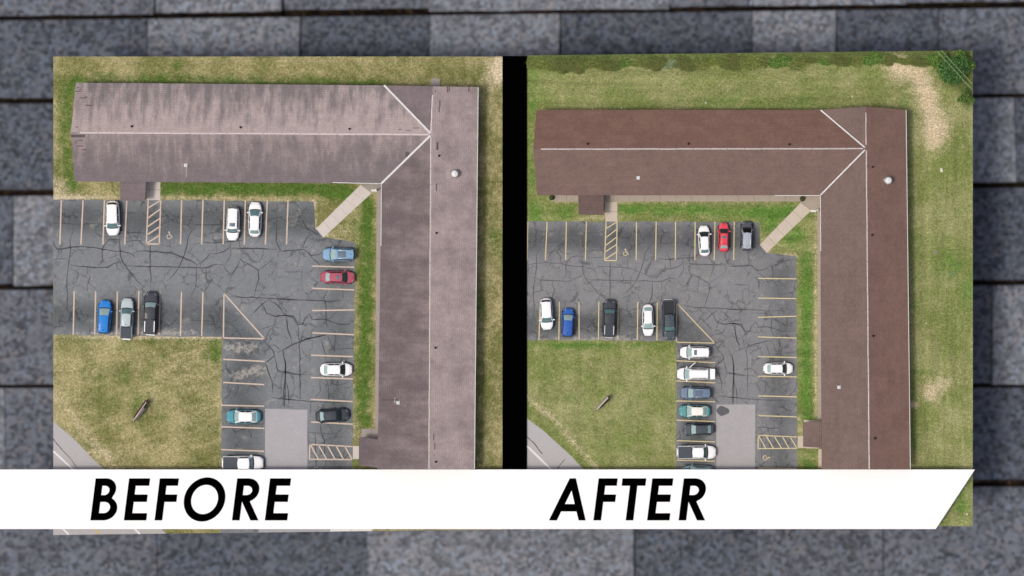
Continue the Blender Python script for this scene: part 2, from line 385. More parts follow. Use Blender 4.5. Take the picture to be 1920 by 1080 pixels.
# black bar between them
bx = MB(); x0 = P(942.3, 0, .3).x; x1 = P(987.7, 0, .3).x; y1 = P(0, 105, .3).y; y0 = P(0, 984, .3).y; e = 0.06
bx.add([(x0, y0, -1), (x1, y0, -1), (x1, y1, -1), (x0, y1, -1), (x0, y0, .3 - e), (x1, y0, .3 - e), (x1, y1, .3 - e), (x0, y1, .3 - e),
        (x0 + e, y0 + e, .3), (x1 - e, y0 + e, .3), (x1 - e, y1 - e, .3), (x0 + e, y1 - e, .3)],
       [(3, 2, 1, 0), (0, 1, 5, 4), (1, 2, 6, 5), (2, 3, 7, 6), (3, 0, 4, 7), (4, 5, 9, 8), (5, 6, 10, 9), (6, 7, 11, 10), (7, 4, 8, 11), (8, 9, 10, 11)])
bar = bx.obj('divider_bar', flat('matt_black', (0.0006, 0.0006, 0.0006, 1), 1.0, spec=0.0, var=0.0))
tag(bar, 'upright matt black bar separating the two sites', 'divider')

# ------------------------------------------------------------------ lawns
def maxf(*fns): return lambda x, y: np.maximum.reduce([f(x, y) for f in fns])
def addf(*fns): return lambda x, y: sum(f(x, y) for f in fns)
LOT_L = [(100, 374), (225, 375), (301, 375), (500, 377), (588, 378), (591, 428), (606, 445), (666, 455), (664, 620), (661, 840), (660, 996.3), (414, 999.3), (414.5, 880), (417, 632), (300, 630.5), (100, 627)]
LOT_R = [(988, 415), (1135, 415), (1300, 415.5), (1423, 417), (1425, 459), (1437, 474), (1493, 481), (1494.5, 640), (1495, 880), (1496, 987.9), (1266.5, 988.9), (1267, 880), (1268, 640), (1130, 638), (988, 637.5)]
ROAD_L = [(100, 790), (130, 815), (160, 845), (196, 880), (250, 936), (312, 1000.5), (100, 1003)]
ROAD_R = [(988, 784), (1020, 808), (1060, 845), (1096, 880), (1140, 930), (1186, 989.2), (988, 990)]
aL = {
    'green': addf(band([(142, 154), (720, 158)], 15, .75), band([(128, 165), (124, 260), (132, 345)], 16, .9), blobs([(330, 122, 18, 8, .7), (300, 140, 60, 10, .3)]),
                  band([(300, 350), (650, 352)], 16, 1.0), band([(300, 362), (580, 362)], 8, .3), band([(690, 380), (686, 560), (682, 790)], 15, 1.15), blobs([(640, 365, 40, 14, .8), (660, 425, 22, 18, .55)]),
                  blobs([(215, 358, 22, 14, .5), (160, 352, 20, 8, .35), (400, 655, 20, 32, .8), (300, 638, 90, 6, .5), (150, 640, 50, 8, .4), (262, 755, 22, 20, .45), (210, 765, 30, 25, .25), (230, 725, 150, 80, .14), (190, 700, 50, 30, .15), (300, 770, 60, 30, .1), (290, 720, 30, 20, .2)]),
                  blobs([(926, 440, 14, 40, .75), (905, 590, 8, 40, .6), (908, 700, 8, 50, .35), (668, 868, 8, 12, .5), (690, 895, 15, 12, .9), (898, 850, 9, 40, .4)])),
    'sand': addf(blobs([(938, 125, 22, 28, 1.0), (925, 150, 30, 18, .35), (110, 352, 20, 18, .6), (104, 250, 6, 90, .3), (152, 362, 30, 8, .35)]), band([(100, 742), (125, 765), (150, 800), (190, 845), (225, 885)], 9, .42),
                 band([(100, 783), (140, 818), (200, 878)], 5, .3), blobs([(340, 690, 70, 34, .24), (370, 780, 60, 60, .18), (200, 690, 60, 30, .12), (250, 850, 90, 20, .2)]), band([(588, 380), (592, 430), (640, 452)], 5, .55), band([(664, 455), (660, 830)], 3, .35), band([(100, 629), (415, 634)], 4, .7), band([(100, 371), (590, 375)], 4, .7), band([(416, 634), (414, 880)], 3, .3), blobs([(640, 430, 22, 10, .35), (670, 800, 8, 20, .4)]), blobs([(918, 330, 26, 150, .12), (925, 800, 20, 120, .18)])),
    'weed_shade': addf(band([(142, 156), (720, 160)], 5, .3), blobs([(700, 600, 4, 200, .25), (918, 500, 30, 200, .25), (900, 300, 8, 120, .2)]))}  # rough weeds, plus eave shade painted into the grass beside the building
aR = {
    'mowv': lambda x, y: np.clip((x - 1690) / 40, 0, 1) * np.clip((y - 190) / 60, 0, 1) + np.clip((y - 640) / 10, 0, 1) * (x < 1300) * .6,
    'green': addf(blobs([(1000, 150, 30, 60, .35), (995, 300, 14, 120, .55), (1330, 190, 120, 18, .3), (1500, 190, 90, 14, .3), (1700, 200, 14, 30, .3)]), band([(1160, 392), (1500, 398)], 12, .95), blobs([(1010, 400, 20, 24, .7), (1060, 400, 20, 14, .7), (1090, 408, 20, 5, -.2)]),
                  band([(1512, 480), (1512, 780)], 14, 1.0), blobs([(1440, 420, 30, 25, .8), (1490, 440, 22, 20, .9), (1480, 395, 30, 10, .5), (1515, 870, 14, 22, .8), (1800, 940, 20, 40, .7), (1780, 490, 30, 30, .55), (1815, 540, 22, 30, .65), (1100, 645, 110, 7, .5), (1040, 800, 12, 20, .4), (1712, 840, 8, 40, .5), (1712, 560, 8, 60, .4), (1130, 740, 60, 50, .12)]), band([(988, 648), (1265, 648)], 7, .4)),
    'sand': addf(band([(1682, 126), (1722, 138), (1738, 175), (1748, 215), (1752, 262)], 26, .82), blobs([(1775, 240, 16, 16, .35), (1745, 735, 26, 24, .75), (1775, 715, 24, 14, .45), (1711, 760, 7, 5, .9), (1709, 584, 5, 4, .9), (1795, 190, 16, 30, .2), (1815, 300, 14, 60, .12)]),
                 band([(988, 743), (1004, 757), (1050, 797), (1085, 840), (1120, 878)], 7, .6), band([(1425, 420), (1437, 474), (1493, 480)], 3, .3), band([(1423, 470), (1490, 479)], 4, .4), band([(988, 413), (1135, 413)], 3, .25), band([(1080, 410), (1130, 411)], 5, .45), band([(1527, 400), (1530, 780)], 4, .62), band([(1502, 780), (1502, 815)], 4, .75), band([(1040, 379.5), (1500, 381)], 3, .5), band([(1268, 642), (1267, 870)], 2.5, .2)),
    'weed_shade': addf(band([(988, 108), (1824, 100)], 16, .7), blobs([(1800, 150, 40, 30, .8), (1815, 190, 14, 30, .6)]), blobs([(1300, 240, 300, 8, 0.0), (1712, 300, 7, 120, .35), (1712, 800, 9, 200, .4), (1800, 965, 30, 16, .5), (1712, 500, 8, 120, .3)]), band([(1006, 204), (1540, 204)], 4, .4))}  # hedge weeds, plus shade painted along the building's north and east eaves
lawnL = tag(sheet('lawn', polypx(L_OUT), 0.0, LAWN_L, aL, grid=0.55), kind='structure')
lawnR = tag(sheet('lawn', polypx(R_OUT), 0.0, LAWN_R, aR, grid=0.55), kind='structure')

def inside(px, py, poly):
    c = np.zeros(px.shape, bool); n = len(poly)
    for i in range(n):
        (x0, y0), (x1, y1) = poly[i], poly[(i + 1) % n]
        c ^= ((y0 > py) != (y1 > py)) & (px < (x1 - x0) * (py - y0) / (y1 - y0 + 1e-9) + x0)
    return c
def tufts(name, out, avoid, n, attrs, mat, hgt):
    xs = rng.uniform(min(p[0] for p in out), max(p[0] for p in out), n); ys = rng.uniform(min(p[1] for p in out), max(p[1] for p in out), n)
    ok = inside(xs, ys, [(p[0] + (3 if p[0] < 1000 and p[0] in (100, 988) else -3), p[1]) for p in out])
    for a in avoid: ok &= ~inside(xs, ys, a)
    xs, ys = xs[ok], ys[ok]; n = len(xs)
    X = (xs - 960) / PPM; Y = (540 - ys) / PPM; a = rng.uniform(0, 2 * np.pi, n); s_ = rng.uniform(.05, .13, n); h = rng.uniform(.4, 1, n) * hgt
    ln = rng.uniform(.03, .14, n); b = rng.uniform(0, 2 * np.pi, n); v = np.zeros((n, 3, 3))
    v[:, 0] = np.stack([X + np.cos(a) * s_, Y + np.sin(a) * s_, np.full(n, .002)], 1); v[:, 1] = np.stack([X - np.cos(a) * s_, Y - np.sin(a) * s_, np.full(n, .002)], 1)
    v[:, 2] = np.stack([X + np.cos(b) * ln, Y + np.sin(b) * ln, h], 1)
    me = bpy.data.meshes.new(name); me.vertices.add(3 * n); me.vertices.foreach_set('co', v.reshape(-1)); me.loops.add(3 * n); me.loops.foreach_set('vertex_index', np.arange(3 * n, dtype=np.int32))
    me.polygons.add(n); me.polygons.foreach_set('loop_start', np.arange(0, 3 * n, 3, dtype=np.int32)); me.update(); me.validate()
    paint(me, attrs); return link(name, me, mat)
BODY_L = [(138, 150), (898, 158), (893, 884), (668, 884), (668, 815), (702, 815), (702, 350), (676, 346), (592, 430), (140, 344)]
o = tufts('grass', L_OUT, [LOT_L, ROAD_L, [(134, 153), (898, 160), (891, 882), (704, 882), (704, 342), (136, 342)], [(592, 428), (606, 447), (708, 358), (708, 343), (676, 343)], [(224, 338), (303, 338), (303, 376), (224, 376)], [(660, 800), (714, 800), (714, 878), (660, 878)]], 60000, aL, LAWN_L, .10)
tag(o, 'dry patchy grass around the lot with the faded pink roof', 'grass', kind='stuff')
o = tufts('grass', R_OUT, [LOT_R, ROAD_R, [(1002, 203), (1700, 200), (1708, 882), (1530, 882), (1530, 380), (1003, 380)], [(1422, 460), (1438, 476), (1532, 396), (1532, 376), (1500, 376)], [(1082, 360), (1160, 360), (1160, 416), (1082, 416)], [(1494, 785), (1542, 785), (1542, 842), (1494, 842)]], 55000, aR, LAWN_R, .08)
tag(o, 'short mown green grass around the lot with the brown roof', 'grass', kind='stuff')

# ------------------------------------------------------------------ roads
def road(out, crk, whites, yellows):
    t = 'road_asphalt'
    m = _mc.get(t) or concrete(t, A(198, 195, 195), 0.06)
    o = tag(sheet('road', [p for p in rough(polypx(out)[:-1], 1.0, 0.10, closed=False)] + [polypx(out)[-1]], 0.02, m), kind='structure')
    for pts, w in whites: vs, fs = strip_vf([P(*p).xy for p in pts], w, 0.026); pydata('edge_line', vs, fs, M_ROAD_WHITE, o)
    for pts, w in yellows: vs, fs = strip_vf([P(*p).xy for p in pts], w, 0.026); pydata('centre_line', vs, fs, M_ROAD_YELLOW, o)
    for pts in crk:
        q = rough([P(*p).xy for p in pts], .35, .04, False); vs, fs = strip_vf(q, [.11 * random.uniform(.6, 1.2) for _ in q], 0.023); pydata('crack', vs, fs, M_CRACK, o)
    return o
road(ROAD_L, [[(100, 823), (118, 845), (131, 858), (144, 876)]], [([(100, 846), (137, 880), (200, 940), (262, 1001)], .24), ([(100, 975), (129, 1002)], .24)],
     [([(100, 916), (140, 955), (184, 1001)], .1), ([(100, 912), (144, 955), (188, 1001)], .1)])
road(ROAD_R, [[(988, 819), (1003, 833), (1017, 851)], [(1059, 861), (1050, 872), (1045, 879)]], [([(988, 836), (1033, 880), (1100, 946), (1140, 989)], .24)], [])

# ------------------------------------------------------------------ parking lots
def z3(p): return (80 + p[0] * .2778, 340 + p[1] * .2778)
def z4(p): return (520 + p[0] * .2778, 340 + p[1] * .2778)
def z6(p): return (520 + p[0] * .2593, 620 + p[1] * .2593)
def z5(p): return (80 + p[0] * .2593, 620 + p[1] * .2593)
CR3 = [[(72,285),(160,285),(270,290),(360,285),(420,300)],[(72,430),(100,455),(125,458),(180,447),(260,440),(340,445),(400,458),(470,470),(530,470),(590,485),(615,500),(622,518)],
 [(128,458),(128,525)],[(72,530),(128,522),(175,525)],[(205,290),(207,340),(185,385),(188,440),(180,520),(165,640),(163,720),(170,760),(165,860),(185,890),(240,890),(300,900),(322,918)],
 [(360,290),(360,350),(390,370),(450,375)],[(540,395),(480,390),(440,400),(410,440),(400,480),(405,530),(375,575)],[(183,560),(240,575),(300,578),(380,582),(440,580),(480,555),(532,542)],
 [(515,370),(522,450),(525,500),(540,545),(580,600),(640,675),(690,720)],[(610,487),(650,470),(760,475),(855,482),(890,490),(950,515),(1000,535),(1045,565)],
 [(550,560),(580,572),(720,575),(880,578),(1000,580),(1100,585),(1160,560),(1200,560),(1228,570)],[(728,425),(725,570),(730,720)],[(858,400),(858,482)],
 [(1080,292),(1040,295),(1010,330),(985,370),(975,430),(955,500),(930,560),(890,625),(835,675)],[(305,585),(300,620),(322,640),(305,690),(300,750)],[(310,690),(350,715),(375,750)],
 [(1045,560),(1080,540),(1130,490),(1175,488),(1220,475),(1265,445),(1270,400)],[(1040,570),(1035,700),(1020,740),(1000,780),(960,810)],[(1105,588),(1108,650)],[(1145,655),(1120,700),(1095,740),(1110,800)],
 [(830,205),(850,205),(880,230),(920,245),(1010,235),(1035,240)],[(850,210),(840,250),(855,290),(830,315),(800,325)],[(640,215),(670,205),(700,240),(760,270)],[(530,215),(640,215)],[(515,355),(600,345),(690,350)],
 [(555,410),(680,395)],[(1010,200),(1005,240),(1010,310)],[(1020,290),(1120,295),(1220,290),(1370,290)],[(1145,340),(1150,385),(1170,415),(1175,490)],[(1080,412),(1170,415),(1265,405),(1350,400)],
 [(1228,570),(1235,600),(1275,628),(1300,600),(1325,550),(1335,520)],[(1335,520),(1345,540),(1400,565),(1455,600),(1460,660),(1440,720),(1425,785)],[(1455,600),(1500,570),(1560,520)],[(1270,453),(1330,452),(1500,455),(1580,460)],
 [(1270,455),(1268,500),(1230,560)],[(1500,320),(1520,260),(1560,250),(1640,235)],[(1255,760),(1290,770),(1360,785),(1440,785),(1540,790),(1640,795),(1728,798)],[(1440,790),(1490,840),(1510,890),(1560,910),(1640,905),(1690,920),(1725,980)],
 [(1525,795),(1460,850),(1400,910)],[(1525,795),(1600,850),(1640,905)],[(1640,905),(1650,980),(1680,1075)],[(1585,910),(1560,970),(1500,990),(1460,1005)],[(1230,870),(1290,910),(1340,905)],[(1340,910),(1300,940),(1270,960),(1230,950)],
 [(1270,960),(1310,1000),(1340,1040),(1330,1075)],[(1575,255),(1580,340),(1575,400),(1600,455)],[(1490,460),(1485,500),(1465,550)],[(145,165),(150,220),(135,280)],[(80,170),(110,168),(145,185)],[(1160,860),(1190,920),(1200,945),(1270,950)],[(1000,940),(1060,940),(1200,945)]]
CR4 = [[(0,430),(30,470),(120,465),(180,460),(225,500),(280,495),(315,470)],[(130,190),(160,250),(200,320),(250,345),(290,375)],[(240,355),(200,380),(170,450)],[(215,480),(235,520),(270,545),(310,590)],[(310,545),(380,550),(470,548)],[(170,585),(165,650),(170,690)],[(50,610),(160,612)],
 [(0,800),(180,800),(330,808),(440,805)],[(340,740),(312,790),(330,850),(330,960),(350,1000),(380,1005)],[(440,720),(445,800)],[(0,905),(60,905),(110,910),(140,965),(170,965),(190,920),(220,893),(235,935),(300,930),(360,945),(420,965),(480,965),(515,940)],[(140,965),(150,1075)],[(65,910),(70,1000),(95,1075)],[(160,1075),(260,1050),(340,1030)],[(380,1005),(395,1075)]]
CR6 = [[(0,160),(40,140),(110,100),(175,75),(250,52),(345,30)],[(75,0),(100,60),(105,110)],[(190,0),(175,70),(155,110),(165,200),(165,490)],[(40,145),(60,230),(55,360),(45,440),(50,555)],[(0,300),(100,312),(220,320),(265,308)],[(0,488),(110,500),(220,512),(320,515),(520,520)],[(65,370),(80,440),(85,555)],[(315,60),(340,140),(350,200)],
 [(360,30),(390,110),(415,150),(420,0)],[(415,135),(480,130),(545,130)],[(310,350),(310,440),(275,480)],[(350,350),(370,400),(370,490),(360,515)],[(380,395),(450,390),(520,370)],[(220,735),(320,740),(360,748),(420,740),(465,720)],[(310,680),(320,740),(340,790),(340,900),(355,930),(340,1000)],[(275,745),(280,1000)],[(245,515),(240,600)]]
CR5 = [[(1610,85),(1670,150),(1675,180),(1610,235),(1660,370),(1665,460)],[(1675,180),(1700,290),(1850,315)],[(1700,300),(1665,370)],[(1740,140),(1755,250),(1755,380),(1750,555)],[(1400,160),(1440,170),(1480,205)],[(1640,480),(1710,490),(1850,505)],[(1390,760),(1425,800),(1380,850)],[(1410,380),(1415,420),(1385,490)]]
CRACKS = [[z3(p) for p in c] for c in CR3] + [[z4(p) for p in c] for c in CR4] + [[z6(p) for p in c] for c in CR6] + [[z5(p) for p in c] for c in CR5]
def M(p): return (988 + .917 * (p[0] - 112.2), 415 + .885 * (p[1] - 375))
mudL = blobs([(558, 400, 16, 18, .5), (565, 455, 14, 8, .5), (390, 390, 10, 14, .35), (310, 385, 10, 12, .3), (435, 655, 16, 10, .6), (470, 655, 14, 12, .5), (480, 690, 24, 8, .7), (445, 708, 18, 5, .6), (440, 732, 16, 5, .4), (300, 624, 90, 8, .75), (180, 626, 80, 4, .5), (450, 650, 40, 14, .4), (460, 700, 46, 7, .6), (310, 600, 20, 20, .2), (350, 600, 16, 20, .2), (505, 555, 10, 5, .4), (530, 470, 10, 10, .3), (165, 545, 8, 8, .35), (366, 538, 8, 5, .3), (120, 560, 10, 40, .25), (648, 690, 10, 10, .2), (645, 770, 8, 6, .5), (650, 560, 10, 10, .3), (645, 598, 12, 8, .3), (500, 680, 12, 8, .5), (520, 640, 14, 6, .4), (578, 640, 14, 6, .2)])
def inv(fn): return lambda x, y: fn(112.2 + (x - 988) / .917, 375 + (y - 415) / .885)
darkL = addf(band([(100, 412), (590, 412)], 34, 1.0), band([(100, 592), (410, 592)], 34, .95), band([(630, 470), (630, 900)], 34, .7), band([(455, 640), (455, 900)], 40, .9), blobs([(540, 600, 40, 60, .2)]))
def lot(out, amap, mmap, mat, cmat, mp, lines, lmat, lw, hatch_syms, patch_, pmat, xmin):
    q = polypx(out); o = tag(sheet('parking_lot', rough(q, 1.2, 0.09), 0.02, mat, {'dark': amap, 'mud': mmap}, grid=0.8), kind='structure')
    for c in CRACKS:
        pts = [mp(p) for p in c]; pts = [p for p in pts if p[0] > xmin and p[1] < 985]
        if len(pts) < 2: continue
        w = random.uniform(.09, .16); qq = rough([P(*p).xy for p in pts], .5, .07, False)
        vs, fs = strip_vf(qq, [w * random.uniform(.6, 1.25) * min(1, .35 + min(i, len(qq) - 1 - i) * .25) for i in range(len(qq))], 0.024); pydata('crack', vs, fs, cmat, o)
    for a, b in lines:
        vs, fs = strip_vf([P(*a).xy, P(*b).xy], lw, 0.029); pydata('parking_line', vs, fs, lmat, o)
    for (x, y, s_, rz) in hatch_syms:      # wheelchair mark
        m = MB(); c = P(x, y); ca, sa = math.cos(rz), math.sin(rz)
        def T(u, v): u *= s_; v *= s_; return (c.x + u * ca - v * sa, c.y + u * sa + v * ca)
        def ribbon(pp, w): m.add(*strip_vf([T(*p) for p in pp], w * s_, 0.029))
        hd = [T(-.08 + .13 * math.cos(a * math.pi / 5), .52 + .13 * math.sin(a * math.pi / 5)) for a in range(10)]
        m.add([(p[0], p[1], .0295) for p in hd], [tuple(range(10))])
        ribbon([(-.06, .40), (-.04, .08), (.22, .06), (.34, -.26), (.46, -.22)], .11); ribbon([(-.05, .24), (.2, .22)], .09)
        ribbon([(-.1 + .3 * math.cos(math.radians(a)), -.14 + .3 * math.sin(math.radians(a))) for a in range(120, 345, 20)], .10)
        m.obj('wheelchair_mark', lmat, o)
    pt = polypx(patch_); sheet('concrete_patch', rough(pt, 1.5, .03), 0.034, pmat, parent=o)
    return o
def Z(off, s_): return lambda *p: (off[0] + p[0] * s_, off[1] + p[1] * s_)
a = Z((80, 340), .2778); b = Z((80, 620), .2593); c4 = Z((520, 340), .2778); c6 = Z((520, 620), .2593)
LL = []
for xt, xb in ((126,116),(273,258),(417,407),(568,554),(712,700),(797,787),(938,931),(1082,1073),(1226,1218),(1368,1361),(1516,1503),(1656,1646)): LL.append((a(xt,127), a(xb,426)))
LL += [(a(700,423), a(790,423)), (a(712,180), a(790,132)), (a(708,250), a(790,190)), (a(706,308), a(790,250)), (a(703,362), a(786,308)), (a(703,418), a(786,365))]
for p, q in (((213,740),(206,1035)),((358,742),(351,1035)),((504,743),(499,1035)),((649,742),(644,1035)),((793,744),(785,1040)),((937,746),(930,1043)),((1082,748),(1073,1045)),((1224,757),(1220,1052)),((1224,757),(1497,1063)),((1220,1057),(1497,1063))): LL.append((a(*p), a(*q)))
for y0_, y1_ in ((207,222),(374,390),(539,546),(695,706),(860,872),(1020,1032),(1180,1192)): LL.append((b(1305 if y0_ < 500 else 1292, y0_), b(1602,y1_)))
for y0_, y1_ in ((572,580),(722,733),(872,868),(1023,1035)): LL.append((c4(236,y0_), c4(519,y1_)))
for y0_, y1_ in ((177,188),(339,349),(497,513),(660,676)): LL.append((c6(243,y0_), c6(546,y1_)))
LL += [(c6(235,822), c6(543,838)), (c6(232,930), c6(540,932)), (c6(235,822), c6(232,930))] + [(c6(*p), c6(*q)) for p, q in (((238,822),(295,926)),((296,824),(355,927)),((360,828),(417,929)),((424,831),(478,930)),((487,835),(540,930)))]
lotL = lot(LOT_L, darkL, mudL, ASPH_L, M_CRACK, lambda p: p, LL, M_LINE_L, .17, [(318, 442, .9, 0), (595, 881, .9, -math.pi / 2)],
           [(497, 766.5), (576.5, 768), (576, 997.3), (498, 998.2)], concrete('pale_concrete_patch', A(190, 187, 191), .12), 99)
d3 = Z((980, 360), .2778); d5 = Z((980, 600), .2778); d4 = Z((1400, 360), .2778); d6 = Z((1400, 600), .2778)
RL = []
for xt, xb in ((35,31),(165,153),(295,290),(430,423),(563,553),(637,633),(768,766),(901,897),(1032,1030),(1164,1162),(1298,1292),(1428,1424)): RL.append((d3(xt,200), d3(xb,460)))
RL += [(d3(553,462), d3(633,462))] + [(d3(*p), d3(*q)) for p, q in (((565,245),(633,203)),((562,308),(633,252)),((558,362),(633,305)),((556,405),(633,355)),((556,455),(633,405)))]
for p, q in (((117,740),(110,1000)),((248,742),(244,998)),((380,742),(381,998)),((514,742),(511,998)),((645,743),(641,990)),((777,743),(773,998)),((908,745),(906,1002)),((1040,752),(1036,1010)),((1042,752),(1296,1020)),((1040,1014),(1296,1020))): RL.append((d3(*p), d3(*q)))
for y0_, y1_ in ((275,288),(411,424),(546,552),(676,685),(814,823),(946,953)): RL.append((d5(1038,y0_), d5(1298,y1_)))
for y0_, y1_ in ((583,586),(716,720),(846,838),(978,986)): RL.append((d4(76,y0_), d4(336,y1_)))
for y0_, y1_ in ((247,253),(379,384),(512,519),(645,654),(998,1003)): RL.append((d6(78,y0_), d6(338,y1_)))
RL += [(d6(78,778), d6(340,790)), (d6(76,868), d6(340,866)), (d6(78,778), d6(76,868))] + [(d6(*p), d6(*q)) for p, q in (((80,780),(128,864)),((132,783),(180,864)),((185,783),(235,864)),((240,786),(285,864)),((292,788),(338,862)))]
lotR = lot(LOT_R, inv(darkL), inv(mudL), ASPH_R, M_CRACK_R, M, RL, M_LINE_R, .125, [(1173.6, 474, .85, 0), (1436, 859, .85, -math.pi / 2)],
           [(1343, 758.5), (1416, 758.5), (1416, 988.2), (1342, 988.7)], concrete('pale_concrete_patch_warm', A(188, 184, 185), .12), 989)
sheet('driveway_apron', polypx([(485, 984), (618, 984), (618, 996.8), (485, 998.3)]), 0.039, concrete('pale_apron', A(186, 184, 188), .08), parent=lotL)
q = [P(1355.5 + 11 * math.cos(t) * (1 + .12 * math.sin(2 * t + 1)), 770.5 + 9 * math.sin(t) * (1 + .15 * math.cos(3 * t))).xy for t in np.linspace(0, 2 * math.pi, 28, endpoint=False)]
sheet('tar_patch', q, 0.039, flat('tar_patch', A(104, 105, 110), .8, var=.12, scale=2), parent=lotR)

# ------------------------------------------------------------------ concrete walks made of slabs
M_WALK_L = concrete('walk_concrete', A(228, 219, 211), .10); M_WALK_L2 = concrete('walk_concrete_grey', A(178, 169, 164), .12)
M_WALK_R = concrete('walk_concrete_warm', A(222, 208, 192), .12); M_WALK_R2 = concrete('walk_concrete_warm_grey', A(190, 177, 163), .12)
def walk(quads, mat, z=0.07):
    """quads: list of four-corner pixel quads, one per poured slab"""
    base = empty('walkway', P(*quads[0][0])); base['kind'] = 'structure'
    for qd in quads:
        o_ = ccw([tuple(P(*p).xy) for p in qd]); cx = sum(p[0] for p in o_) / len(o_); cy = sum(p[1] for p in o_) / len(o_)
        o_ = [(p[0] + (cx - p[0]) * .022 / max(.3, abs(cx - p[0])), p[1] + (cy - p[1]) * .022 / max(.3, abs(cy - p[1]))) for p in o_]
        vs, fs = prism_vf(o_, -0.02, z + random.uniform(-.006, .006)); pydata('slab', vs, fs, mat, base)
    return base
def lerp2(a_, b_, t): return (a_[0] + (b_[0] - a_[0]) * t, a_[1] + (b_[1] - a_[1]) * t)
def run(a0, a1, b0, b1, n): return [[lerp2(a0, a1, i / n), lerp2(a0, a1, (i + 1) / n), lerp2(b0, b1, (i + 1) / n), lerp2(b0, b1, i / n)] for i in range(n)]
walk(run((592.5, 428.5), (676, 346), (606.5, 446), (697.5, 362), 6), M_WALK_L)
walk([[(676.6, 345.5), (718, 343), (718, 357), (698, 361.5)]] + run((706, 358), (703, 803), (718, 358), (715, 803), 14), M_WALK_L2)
walk([[(273, 336), (301, 336), (301, 356), (273, 356)], [(273, 356), (301, 356), (301, 375.5), (275, 375.5)]], M_WALK_L)
walk([[(677.5, 803.5), (696, 803.5), (696, 822), (677.5, 821)], [(696, 803.5), (716, 803.5), (716, 826), (696, 822)]], M_WALK_L2)
walk([[(618.5, 984), (658, 984), (658, 996.3), (618.5, 996.8)], [(658, 984), (698, 984), (698, 995.8), (658, 996.3)]], concrete('white_concrete', A(246, 244, 242), .04))
walk([[(661.5, 836), (676, 836), (676, 861), (661.5, 861)]], M_WALK_L)
walk([[(808, 147), (825, 147), (825, 166), (808, 166)]], M_WALK_L2)
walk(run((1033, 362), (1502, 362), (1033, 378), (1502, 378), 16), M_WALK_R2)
walk([[(1134, 378.5), (1158, 378.5), (1158, 397), (1134, 397)], [(1134, 397), (1158, 397), (1158, 415.5), (1135, 415.5)]], M_WALK_R)
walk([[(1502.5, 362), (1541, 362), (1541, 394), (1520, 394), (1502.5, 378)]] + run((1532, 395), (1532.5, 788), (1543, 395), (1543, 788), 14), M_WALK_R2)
walk(run((1424, 459), (1502, 379), (1437.5, 474.5), (1521, 395), 5), M_WALK_R)
walk([[(1495.5, 817), (1511, 817), (1511, 840), (1495.5, 840)], [(1511, 836), (1536, 836), (1536, 841), (1511, 841)]], M_WALK_R)
walk([[(1507, 786.5), (1541, 788.5), (1541, 794), (1507, 794)], [(1534, 842), (1543, 842), (1543, 860), (1534, 860)], [(1534, 860), (1543, 860), (1543, 878), (1534, 878)]], M_WALK_R)

